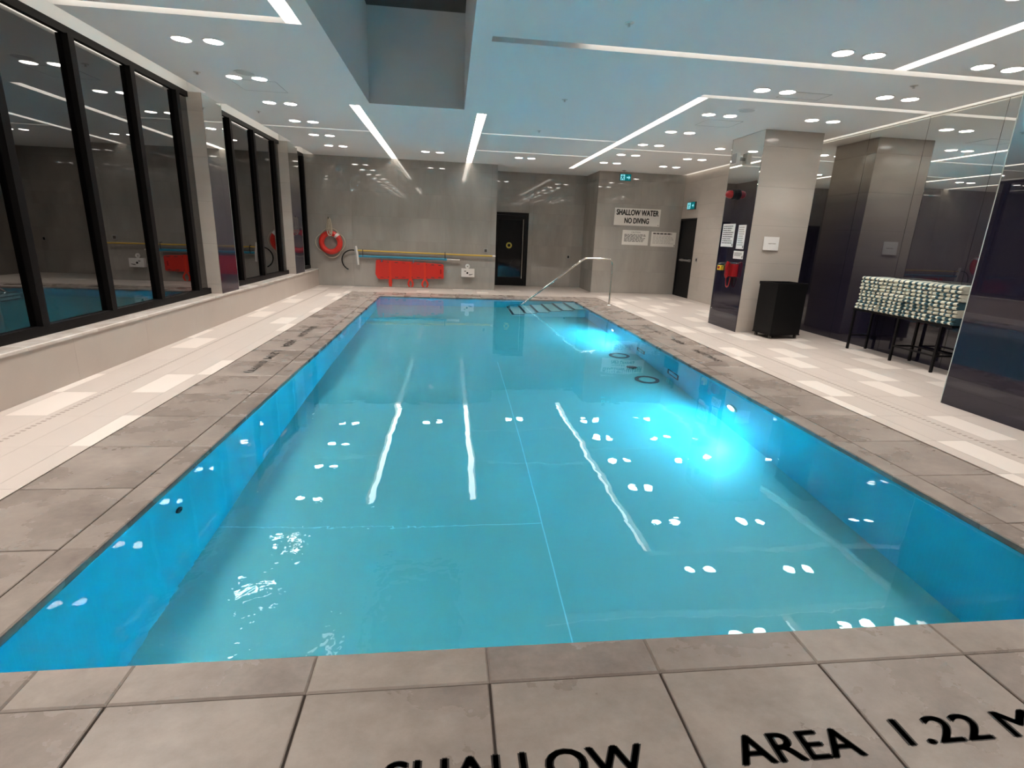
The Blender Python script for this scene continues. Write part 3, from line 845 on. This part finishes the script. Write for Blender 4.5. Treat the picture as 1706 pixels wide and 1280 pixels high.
# coiled throw rope hung from a peg above the buoy
t = thing('throw_rope', 'coiled pale rope hanging from a wall peg over the lifebuoy', 'rope', (-3.06, YF, 1.27))
def loop(dx, w_, top, bot, y):
    n = 28
    return [(dx+w_*math.sin(2*PI*i/n)*(0.55+0.45*(1-math.cos(2*PI*i/n))/2), y-0.008*math.sin(4*PI*i/n), (top+bot)/2+(top-bot)/2*math.cos(2*PI*i/n)) for i in range(n)]
for k, (dx, w_, top, bot, y) in enumerate(((-0.015, 0.055, 0.43, 0.03, -0.165), (0.01, 0.075, 0.435, 0.0, -0.185), (0.03, 0.045, 0.43, 0.06, -0.205))):
    part('rope_loop', MB().tube(loop(dx, w_, top, bot, y), 0.012, 7, closed=True), rope_m, t, smooth=True)
part('peg', MB().tube([(0, 0, 0.43), (0, -0.22, 0.43), (0, -0.235, 0.46)], 0.010, 8), dgrey_m, t, smooth=True)
# reaching pole with a crook
t = thing('rescue_crook', 'yellow reaching pole with a black crook, on the far wall', 'rescue pole', (-0.6, YF, 0.90))
pole = MB().tube([(-1.85, -0.07, 0.03), (1.74, -0.07, 0.003)], 0.019, 12)
part('pole', pole, yellow_m, t, smooth=True)
part('end_cap', MB().lathe([(0.0, 0.0), (0.021, 0.0), (0.021, 0.06), (0.013, 0.08), (0.0, 0.08)], (1.735, -0.07, 0.003), 'x', 14), whitepl_m, t, smooth=True)
hk = [(-1.83, -0.07, 0.03), (-1.93, -0.07, 0.035)] + [(-1.93+0.27*math.cos(math.radians(a)), -0.07, -0.225+0.26*math.sin(math.radians(a))) for a in range(95, 246, 10)]
part('crook', MB().tube(hk, 0.015, 10), black_m, t, smooth=True, label='black curved hook')
for xb in (-1.66, 0.47):
    part('wall_bracket', MB().tube([(xb, -0.012, 0.06), (xb, -0.10, 0.06), (xb, -0.105, 0.0), (xb, -0.095, -0.13), (xb, -0.012, -0.13)], 0.010, 8), dgrey_m, t, smooth=True)
# blue pole with a brush head
t = thing('pool_brush', 'blue pole with a white cross brush head, on the far wall', 'pool brush', (-1.1, YF, 0.77))
part('pole', MB().tube([(-1.27, -0.07, 0.015), (0.98, -0.07, 0.005)], 0.030, 12), blue_m, t, smooth=True)
part('inner_tube', MB().tube([(0.98, -0.07, 0.005), (1.36, -0.07, 0.003)], 0.019, 12), alu_m, t, smooth=True)
part('collar', MB().lathe([(0.031, 0.0), (0.036, 0.004), (0.036, 0.09), (0.031, 0.10)], (0.92, -0.07, 0.005), 'x', 14), blue_m, t, smooth=True)
br = MB().extrude([(-1.345, 0.27), (-1.31, 0.275), (-1.275, 0.02), (-1.265, -0.205), (-1.30, -0.21), (-1.315, 0.0)], 'y', -0.10, -0.04)
part('brush_head', br, whitepl_m, t)
part('bristles', MB().extrude([(-1.385, 0.26), (-1.345, 0.265), (-1.315, 0.0), (-1.30, -0.20), (-1.335, -0.20), (-1.352, 0.0)], 'y', -0.09, -0.05), grey_m, t)
# spine board
t = thing('spine_board', 'red plastic spine board hung lengthwise under the blue pole', 'spine board', (-1.06, YF, 0.21))
prof = [(-0.895, 0.14), (-0.87, 0.47), (-0.85, 0.50), (0.0, 0.475), (0.86, 0.435), (0.895, 0.41), (0.895, 0.08), (0.87, 0.055), (0.0, 0.025), (-0.80, 0.0), (-0.84, 0.02), (-0.885, 0.11)]
part('board', MB().extrude(prof, 'y', -0.085, -0.03), red_m, t)
def slots_row(z0, z1, zz):
    for i in range(9):
        x = -0.77+0.19*i
        z = zz+(z1-z0)*i/8
        part('grip_slot', MB().box(x, x+0.085, -0.0865, -0.03, z-0.010, z+0.010), dgrey_m if i % 3 else redd_m, t)
slots_row(0.05, 0.085, 0.05); slots_row(0.46, 0.41, 0.455)
part('label_plate', MB().box(0.80, 0.835, -0.087, -0.085, 0.18, 0.30), redd_m, t)
for k, (xs_, spread_) in enumerate(((-0.51, 0.0), (0.02, 0.05), (0.40, 0.07))):
    sm = MB().box(xs_-0.03, xs_+0.025, -0.091, -0.085, 0.02, 0.47)
    part('strap', sm, orange_m, t)
    for sg in (-1, 1):
        pts = [(xs_+sg*0.012, -0.095, 0.03), (xs_+sg*(0.02+spread_*0.6), -0.10, -0.05), (xs_+sg*(0.02+spread_*0.8), -0.095, -0.12), (xs_+sg*(0.012+spread_*0.4), -0.09, -0.185)]
        q = MB()
        for a, b in zip(pts, pts[1:]):
            q.face([(a[0]-0.024, a[1], a[2]), (a[0]+0.024, a[1], a[2]), (b[0]+0.024, b[1], b[2]), (b[0]-0.024, b[1], b[2])])
        o = part('strap_tail', q, orange_m, t)
        md = o.modifiers.new('thick', 'SOLIDIFY'); md.thickness = 0.006
for xb in (-0.72, 0.10):
    part('wall_hook', MB().tube([(xb, -0.014, 0.52), (xb, -0.10, 0.52), (xb, -0.105, 0.45)], 0.012, 8), blue_m, t, smooth=True)
# white emergency box
t = thing('emergency_box', 'small white wall box with a ring knob, beside the spine board', 'wall box', (0.482, YF, 0.335))
part('housing', MB().chamfer(-0.175, 0.175, -0.10, 0.0, 0.0, 0.215, 0.004), whitepl_m, t)
part('ring_knob', MB().lathe([(0.018, 0.0), (0.018, 0.02), (0.055, 0.02), (0.062, 0.0)], (-0.01, -0.01, 0.275), '-y', 24), whitepl_m, t, smooth=True)
part('keyhole', MB().lathe([(0.0, 0.004), (0.026, 0.004), (0.026, 0.0)], (-0.015, -0.10, 0.105), '-y', 18), black_m, t)
part('print_mark', MB().box(-0.10, -0.045, -0.1012, -0.10, 0.14, 0.162), ink_m, t)
part('print_mark', MB().extrude([(0.02, 0.05), (0.07, 0.05), (0.14, 0.076), (0.13, 0.083), (0.03, 0.07)], 'y', -0.1012, -0.10), ink_m, t)
# switches and readers
def switch(name, label, loc, face, mat_in=dgrey_m, wdt=0.075):
    t = thing(name, label, 'switch', loc)
    hw = wdt/2
    if face == 'y':
        part('plate', MB().box(-hw, hw, -0.012, 0, -0.058, 0.058), grey_m, t)
        part('rocker', MB().box(-hw*0.6, hw*0.6, -0.018, -0.012, -0.035, 0.035), mat_in, t)
    else:
        part('plate', MB().box(-0.012, 0, -hw, hw, -0.058, 0.058), grey_m, t)
        part('rocker', MB().box(-0.018, -0.012, -hw*0.6, hw*0.6, -0.035, 0.035), mat_in, t)
switch('wall_switch', 'dark grey wall switch on the far wall beside the recess', (0.952, YF, 1.04), 'y', dgrey_m, 0.11)
switch('card_reader', 'small card reader in the recess beside the black glass door', (3.54, YR, 0.90), 'y', black_m, 0.08)
switch('card_reader', 'small card reader on the beige wall beside the black push-bar door', (XRW, 13.48, 1.03), 'x', black_m, 0.09)

# ---- signs
def sign(label, x0, x1, z0, z1, mat=sign_m):
    t = thing('sign_board', label, 'sign', ((x0+x1)/2, YS, z0))
    part('panel', MB().box(-(x1-x0)/2, (x1-x0)/2, -0.008, 0, 0, z1-z0), mat, t)
    return t
t = sign('large white sign reading shallow water no diving', 4.455, 5.757, 1.845, 2.297)
lettering('lettering', 'SHALLOW WATER', 1.20, 0.155, letter_m, t, (-0.60, -0.0088, 0.265), (1,0,0), (0,0,1), 0.036)
lettering('lettering', 'NO DIVING', 0.70, 0.15, letter_m, t, (-0.36, -0.0088, 0.055), (1,0,0), (0,0,1), 0.036)
part('maker_mark', MB().box(0.60, 0.62, -0.009, -0.008, 0.02, 0.045), ink_m, t)
def lines(parent, x0, x1, ztop, n, pitch, hgt, mat, y, seed, axis='y'):
    rr = random.Random(seed)
    for i in range(n):
        x = x0
        m = MB()
        end = x1-rr.random()*0.25*(x1-x0)
        while x < end:
            wd = (0.03+rr.random()*0.07)*(x1-x0)/0.65
            xe = min(x+wd, end)
            if axis == 'y': m.box(x, xe, y-0.0008, y, ztop-i*pitch-hgt, ztop-i*pitch)
            else: m.box(y-0.0008, y, -xe, -x, ztop-i*pitch-hgt, ztop-i*pitch)
            x = xe+0.018*(x1-x0)/0.65
        part('text_line', m, mat, parent)
t = sign('smaller white caution sign under the large sign, farther from the door', 4.728, 5.478, 1.332, 1.725)
lettering('lettering', 'CAUTION', 0.26, 0.05, ink2_m, t, (-0.13, -0.0088, 0.315), (1,0,0), (0,0,1), 0.02)
lines(t, -0.32, 0.33, 0.285, 7, 0.030, 0.016, ink_m, -0.008, 3)
t = sign('smaller white rules sign under the large sign, next to the push-bar door', 5.558, 6.272, 1.318, 1.708)
lines(t, -0.31, 0.33, 0.365, 1, 0.05, 0.042, ink_m, -0.008, 5)
lines(t, -0.31, 0.31, 0.29, 7, 0.033, 0.012, ink2_m, -0.008, 6)
part('maker_mark', MB().box(0.325, 0.345, -0.009, -0.008, 0.01, 0.06), ink_m, t)

# exit signs
def exit_sign(label, loc, face, wd, hg, hang):
    t = thing('exit_sign', label, 'exit sign', loc)
    def P(name, poly, d0, d1, mat):
        mb = MB()
        if face == 'y': mb.extrude(poly, 'y', -d1, -d0)
        else: mb.extrude([(-u, v) for u, v in poly], 'x', -d1, -d0)
        return part(name, mb, mat, t)
    h = wd/2
    P('housing', [(-h, 0), (h, 0), (h, hg), (-h, hg)], 0.0, 0.045, dgrey_m)
    P('face', [(-h+0.004, 0.004), (h-0.004, 0.004), (h-0.004, hg-0.004), (-h+0.004, hg-0.004)], 0.045, 0.047, exitg_m)
    s_ = hg
    # doorway with a running figure, and an arrow
    P('doorway', [(-h+0.015, 0.015), (-0.02, 0.015), (-0.02, hg-0.015), (-h+0.015, hg-0.015)], 0.047, 0.0475, exitw_m)
    cx = (-h-0.005)/2
    P('running_figure', [(cx-0.012, s_*0.74), (cx+0.016, s_*0.74), (cx+0.016, s_*0.86), (cx-0.012, s_*0.86)], 0.0475, 0.048, exitg_m)
    P('running_figure', [(cx-0.03, s_*0.68), (cx+0.014, s_*0.70), (cx+0.045, s_*0.52), (cx+0.03, s_*0.50), (cx+0.012, s_*0.56), (cx+0.012, s_*0.42), (cx+0.042, s_*0.30), (cx+0.034, s_*0.12), (cx+0.018, s_*0.13), (cx+0.02, s_*0.27), (cx-0.008, s_*0.35), (cx-0.032, s_*0.13), (cx-0.05, s_*0.16), (cx-0.022, s_*0.42), (cx-0.020, s_*0.58), (cx-0.045, s_*0.52), (cx-0.05, s_*0.56)], 0.0475, 0.048, exitg_m)
    ax = h*0.52; c = hg/2
    P('arrow', [(ax-0.05, c-0.018), (ax+0.005, c-0.018), (ax+0.005, c-0.05), (ax+0.055, c), (ax+0.005, c+0.05), (ax+0.005, c+0.018), (ax-0.05, c+0.018)], 0.047, 0.0475, exitw_m)
    if hang:
        part('stem', MB().tube([(-0.05, -0.022, hg), (-0.05, -0.022, hang)], 0.010, 8), grey_m, t, smooth=True)
        part('canopy', MB().lathe([(0.0, 0.0), (0.05, 0.0), (0.05, 0.012), (0.0, 0.012)], (-0.05, -0.022, hang-0.012), 'z', 18), grey_m, t, smooth=True)
    return t
exit_sign('green running-figure exit sign hanging from the ceiling before the sign wall', (4.57, 14.47, 2.955), 'y', 0.30, 0.17, CZ-2.955)
exit_sign('green running-figure exit sign mounted above the push-bar door', (XRW, 14.13, 2.305), 'x', 0.46, 0.185, 0)

# ================================================================== COLUMN FITTINGS
CX, CY = 4.89, 8.54
t = thing('loudspeaker', 'small grey loudspeaker high on the navy glass face of the column', 'loudspeaker', (CX, 9.16, 2.76))
part('bracket', MB().box(-0.06, 0, -0.02, 0.02, 0.06, 0.11), grey_m, t)
part('cabinet', MB().extrude([(-0.13, -0.085), (-0.06, -0.07), (-0.06, 0.07), (-0.13, 0.085)], 'z', 0.0, 0.18), whitepl_m, t)
part('grille', MB().box(-0.136, -0.13, -0.075, 0.075, 0.012, 0.168), grey_m, t)
t = thing('alarm_beacon', 'red domed alarm beacon with a black base, on the column glass', 'beacon', (CX, 9.18, 2.285))
part('base', MB().lathe([(0.0, 0.0), (0.085, 0.0), (0.085, 0.06), (0.07, 0.075), (0.0, 0.075)], (0,0,0), '-x', 24), black_m, t, smooth=True)
part('dome', MB().lathe([(0.066, 0.075), (0.066, 0.12), (0.055, 0.155), (0.03, 0.175), (0.0, 0.18)], (0,0,0), '-x', 24), redd_m, t, smooth=True)
def notice(label, ya, yb, z0, z1, seed, n):
    t = thing('notice', label, 'notice', (CX, (ya+yb)/2, z0))
    w_, h_ = yb-ya, z1-z0
    part('sheet', MB().box(-0.005, 0, -w_/2, w_/2, 0, h_), paper_m, t)
    lines(t, -w_/2+0.03, w_/2-0.03, h_-0.03, n, (h_-0.07)/n, (h_-0.07)/n*0.5, ink_m if seed % 2 else ink2_m, -0.005, seed, 'x')
    part('corner_mark', MB().box(-0.006, -0.005, -w_/2+0.012, -w_/2+0.035, 0.015, 0.055), ink_m, t)
notice('wide white notice with bold lines on the column glass', 9.03, 9.45, 1.41, 1.80, 11, 9)
notice('narrow white notice beside the wide one on the column glass', 8.67, 8.91, 1.385, 1.777, 12, 9)
notice('small white notice above the red emergency phone', 8.64, 8.955, 1.22, 1.352, 13, 3)
t = thing('emergency_phone', 'red emergency telephone with a looped cord on the column glass', 'telephone', (CX, 8.89, 0.92))
part('housing', MB().extrude([(-0.075, -0.11), (-0.02, -0.15), (0.0, -0.15), (0.0, 0.15), (-0.02, 0.15), (-0.075, 0.11)], 'z', 0.0, 0.21), redd_m, t)
hs = MB().tube([(-0.10, 0.0, -0.01), (-0.125, 0.0, 0.02), (-0.13, 0.0, 0.11), (-0.125, 0.0, 0.20), (-0.10, 0.0, 0.235)], [0.036, 0.03, 0.022, 0.03, 0.036], 12)
part('handset', hs, redd_m, t, smooth=True)
cord = [(-0.06, 0.07*math.cos(PI+PI*i/14)+0.03, -0.02-0.17*math.sin(PI*i/14)) for i in range(15)]
part('cord', MB().tube(cord, 0.010, 8), redd_m, t, smooth=True)
t = thing('call_button', 'small yellow call box wired to the red emergency phone', 'call button', (CX, 9.30, 1.0))
part('box', MB().box(-0.055, 0, -0.06, 0.06, 0.0, 0.085), ybox_m, t)
part('button', MB().lathe([(0.0, 0.02), (0.02, 0.018), (0.024, 0.0)], (-0.055, 0, 0.045), '-x', 16), redd_m, t, smooth=True)
part('wire', MB().tube([(-0.03, -0.06, 0.06), (-0.03, -0.14, 0.10), (-0.03, -0.24, 0.12)], 0.006, 6), plain('green_wire', (0.02, 0.12, 0.05), 0.5), t, smooth=True)
t = thing('paper_notice', 'blank-looking white paper taped to the beige face of the column', 'notice', (5.285, CY, 1.385))
pp = MB(); n = 6
for i in range(n):
    a, b = -0.135+0.27*i/n, -0.135+0.27*(i+1)/n
    ya, yb = -0.006-0.012*math.sin(PI*i/n), -0.006-0.012*math.sin(PI*(i+1)/n)
    pp.face([(a, ya-0.008, 0.0), (b, yb-0.008, 0.0), (b, -0.004, 0.215), (a, -0.004, 0.215)])
o = part('sheet', pp, paper_m, t)
md = o.modifiers.new('thick', 'SOLIDIFY'); md.thickness = 0.001
part('text_line', MB().box(-0.05, 0.08, -0.0165, -0.0155, 0.10, 0.112), ink2_m, t)

# ================================================================== FLOOR-STANDING THINGS
# hamper
t = thing('laundry_hamper', 'tall black square laundry hamper on casters in front of the column', 'hamper', (5.40, 8.175, 0.0), math.radians(8))
hx, hy = 0.29, 0.215
body = MB()
rings = [(0.94, 0.075), (1.0, 0.86)]
k = len(body.v)
body.extrude([(-hx*0.97, -hy*0.97), (hx*0.97, -hy*0.97), (hx*0.97, hy*0.97), (-hx*0.97, hy*0.97)], 'z', 0.075, 0.85)
part('body', body, black_m, t)
rim = MB()
for a in (MB().box(-hx, hx, -hy, -hy+0.02, 0.85, 0.895), MB().box(-hx, hx, hy-0.02, hy, 0.85, 0.895), MB().box(-hx, -hx+0.02, -hy+0.02, hy-0.02, 0.85, 0.895), MB().box(hx-0.02, hx, -hy+0.02, hy-0.02, 0.85, 0.895)):
    k = len(rim.v); rim.v += a.v; rim.f += [tuple(k+i for i in q) for q in a.f]
part('rim', rim, black_m, t)
part('base_plate', MB().box(-hx, hx, -hy, hy, 0.06, 0.075), mull_m, t)
for sx in (-1, 1):
    for sy in (-1, 1):
        c = part('caster', MB().lathe([(0.0, -0.012), (0.026, -0.012), (0.028, 0.0), (0.026, 0.012), (0.0, 0.012)], (sx*(hx-0.05), sy*(hy-0.05), 0.028), 'x', 16), dgrey_m, t, smooth=True)
        link('fork', MB().box(sx*(hx-0.05)-0.018, sx*(hx-0.05)+0.018, sy*(hy-0.05)-0.012, sy*(hy-0.05)+0.012, 0.045, 0.062).mesh('fork', mull_m), c)
# towel table
TX0, TX1, TY0, TY1, TZ = 5.99, 6.33, 5.66, 7.30, 0.615
t = thing('towel_table', 'slim black steel table holding striped towels against the mirror wall', 'table', ((TX0+TX1)/2, (TY0+TY1)/2, 0))
cx_, cy_ = (TX0+TX1)/2, (TY0+TY1)/2
hx, hy = (TX1-TX0)/2, (TY1-TY0)/2
part('table_top', MB().chamfer(-hx, hx, -hy, hy, TZ-0.03, TZ, 0.004), black_m, t)
r = 0.014
for sx in (-1, 1):
    for yy in (-hy+0.15, -0.02, hy-0.03):
        part('leg', MB().box(sx*(hx-0.02)-r, sx*(hx-0.02)+r, yy-r, yy+r, 0, TZ-0.03), black_m, t)
for yy in (-hy+0.15, -0.02, hy-0.03):
    part('stretcher', MB().box(-hx+0.034, hx-0.034, yy-0.01, yy+0.01, 0.20, 0.22), black_m, t)
for (ya, yb) in ((-hy+0.15+r, -0.02-r),):
    for sx in (-1, 1):
        part('stretcher', MB().box(sx*(hx-0.02)-0.01, sx*(hx-0.02)+0.01, ya, yb, 0.20, 0.22), black_m, t)
# folded towels: double-folded bands with the folds facing the pool
def towel_mesh(L, D, Hh, seed):
    rr = random.Random(seed)
    NS, NP = 24, 26
    def prof(u):
        # two stacked folded layers, bulged at the pool side (negative x)
        pts = []
        half = Hh/2
        for lay in (0, 1):
            zc = half/2+half*lay; rz_ = half*0.49
            for i in range(9):
                a = math.radians(-90+180*i/8)
                pts.append((-D/2+0.03-math.cos(a)*0.042*(1.0+0.15*math.sin(9*u+lay)), zc+math.sin(a)*rz_))
        top = [(-D/2+0.08+(D-0.10)*i/4, Hh*(0.985-0.02*math.sin(PI*i/4))) for i in range(5)]
        end = [(D/2, Hh*0.8), (D/2+0.004, Hh*0.5), (D/2, Hh*0.2)]
        bot = [(D/2-0.02-(D-0.10)*i/2, Hh*0.01) for i in range(3)]
        return pts+top+end+bot
    mb = MB(); n = None
    for s_ in range(NS+1):
        u = s_/NS; y = -L/2+L*u
        p = prof(u)
        stripe = math.sin(2*PI*(y/0.088))
        puff = 1.0+0.05*stripe
        n = len(p)
        wob = 0.006*math.sin(7*u+seed)+0.004*math.sin(17*u+2*seed)
        for (x, z) in p:
            xx = x*(puff if x < 0 else 1.0)+wob
            mb.v.append((xx, y+0.004*math.sin(40*z+seed), z*(1+0.03*math.sin(5*u+seed))))
    for s_ in range(NS):
        for i in range(n):
            a = s_*n+i; b = s_*n+(i+1) % n
            mb.f.append((a, b, b+n, a+n))
    mb.f.append(tuple(range(n-1, -1, -1))); mb.f.append(tuple(NS*n+i for i in range(n)))
    return mb
TH_, NL = 0.094, 5
stacks = [(7.02, 0.40), (6.615, 0.40), (6.215, 0.39), (5.825, 0.38)]
stname = ['stack farthest from the navy bulkhead', 'second stack from the hamper end', 'third stack from the hamper end', 'stack nearest the navy bulkhead']
lvl = ['lowest', 'second from bottom', 'middle', 'second from top', 'topmost']
tm = [towel_mesh(0.372, 0.36, TH_-0.002, q).mesh('towel', towel_m, True) for q in range(5)]
for si, (yc, L) in enumerate(stacks):
    for li in range(NL):
        o = link('towel', tm[(si*2+li) % 5], None, (6.155+random.uniform(-0.012, 0.012), yc+random.uniform(-0.006, 0.006)+0.012*(2-li)*(1 if si == 0 else 0.2), TZ+0.001+li*TH_))
        o['label'] = '%s folded striped towel, %s' % (lvl[li], stname[si]); o['category'] = 'towel'; o['group'] = 'folded striped towels on the black table'

# handrail at the steps
t = thing('handrail', 'polished steel handrail sloping from the deck into the pool steps', 'handrail', (3.65, 11.9, 0.0))
pts = [(0, 0, 0.0), (0, 0, 0.88)] + [(-0.13+0.13*math.cos(math.radians(a)), 0, 0.90+0.13*math.sin(math.radians(a))) for a in (15, 30, 45, 60, 75, 90)]
pts += [(-0.58, 0, 1.03), (-0.64, 0, 1.022), (-0.70, 0, 0.99), (-0.76, 0, 0.945)]
pts += [(-2.02, 0, -0.03), (-2.22, 0, -0.18), (-2.30, 0, -0.26), (-2.32, 0, -0.34), (-2.32, 0, -0.88)]
part('rail', MB().tube(pts, 0.021, 14), steel_m, t, smooth=True)
part('base_flange', MB().lathe([(0.0, 0.018), (0.03, 0.018), (0.052, 0.004), (0.055, 0.0)], (0,0,0), 'z', 24), steel_m, t, smooth=True)

# ================================================================== CEILING FITTINGS
for x, y, lab in ((-2.45, 7.42, 'flat round ceiling speaker beside the window-side downlights'), (3.98, 7.50, 'flat round ceiling speaker near the bent light slots')):
    t = thing('ceiling_speaker', lab, 'ceiling speaker', (x, y, CZ))
    part('rim', MB().lathe([(0.105, 0.0), (0.105, -0.006), (0.12, -0.006), (0.125, 0.0)], (0,0,0), 'z', 32), ceil_m, t, smooth=True)
    part('grille', MB().lathe([(0.0, -0.006), (0.105, -0.004)], (0,0,0), 'z', 32), plain('speaker_grille_%d' % (x > 0), (0.58, 0.575, 0.56), 0.7), t)
for i, (x, y, lab) in enumerate(((1.48, 4.95, 'sprinkler cap nearest the camera'), (1.49, 7.61, 'sprinkler cap beside the skylight'), (1.51, 9.83, 'sprinkler cap above the far half of the pool'), (-3.04, 7.54, 'sprinkler cap by the window column nearest the camera'), (-3.04, 9.68, 'sprinkler cap by the middle windows'), (5.05, 5.95, 'sprinkler cap between the two crosswise slots'))):
    t = thing('sprinkler', 'small round ' + lab, 'sprinkler', (x, y, CZ), group='ceiling sprinklers')
    part('escutcheon', MB().lathe([(0.0, -0.006), (0.034, -0.006), (0.042, 0.0)], (0,0,0), 'z', 20), alu_m, t, smooth=True)
    part('deflector', MB().lathe([(0.0, -0.03), (0.012, -0.03), (0.012, -0.006)], (0,0,0), 'z', 12), alu_m, t, smooth=True)
for x0, x1, y0, y1, lab in ((-2.76, -2.20, 7.75, 8.30, 'square access hatch outline between window-side downlights'), (3.95, 4.49, 6.50, 6.78, 'access hatch outline before the bent light slots'), (3.75, 4.30, 8.15, 8.60, 'access hatch outline above the deck beside the column')):
    t = thing('access_hatch', 'faint ' + lab, 'hatch', ((x0+x1)/2, (y0+y1)/2, CZ))
    hx, hy = (x1-x0)/2, (y1-y0)/2
    part('door_panel', MB().box(-hx+0.006, hx-0.006, -hy+0.006, hy-0.006, -0.0015, 0.0), ceil_m, t)
    fr_ = MB()
    fr_.box(-hx, hx, -hy, -hy+0.004, -0.0025, 0); fr_.box(-hx, hx, hy-0.004, hy, -0.0025, 0); fr_.box(-hx, -hx+0.004, -hy, hy, -0.0025, 0); fr_.box(hx-0.004, hx, -hy, hy, -0.0025, 0)
    part('frame', fr_, grey_m, t)

# ================================================================== pieces of parts go one level deeper
def stem(n): return n.split('.')[0]
NEST = {'door_1': {'pane': 'door_leaf', 'pull_handle': 'door_leaf', 'round_sticker': 'door_leaf'}, 'door_2': {'push_bar': 'door_leaf'},
        'lifebuoy': {'band': 'ring'}, 'rescue_crook': {'end_cap': 'pole'}, 'pool_brush': {'bristles': 'brush_head', 'collar': 'pole'},
        'spine_board': {'grip_slot': 'board', 'label_plate': 'board'}, 'emergency_box': {'keyhole': 'housing', 'print_mark': 'housing'},
        'exit_sign': {'doorway': 'face', 'running_figure': 'face', 'arrow': 'face', 'canopy': 'stem'},
        'loudspeaker': {'grille': 'cabinet'}, 'call_button': {'button': 'box'}}
for o in list(scene.objects):
    if o.parent is None and stem(o.name) in NEST:
        kids = list(o.children)
        for ch in kids:
            tgt = NEST[stem(o.name)].get(stem(ch.name))
            if tgt:
                p = next(k for k in kids if stem(k.name) == tgt)
                m = ch.matrix_basis.copy()
                ch.parent = p
                ch.matrix_basis = p.matrix_basis.inverted() @ m
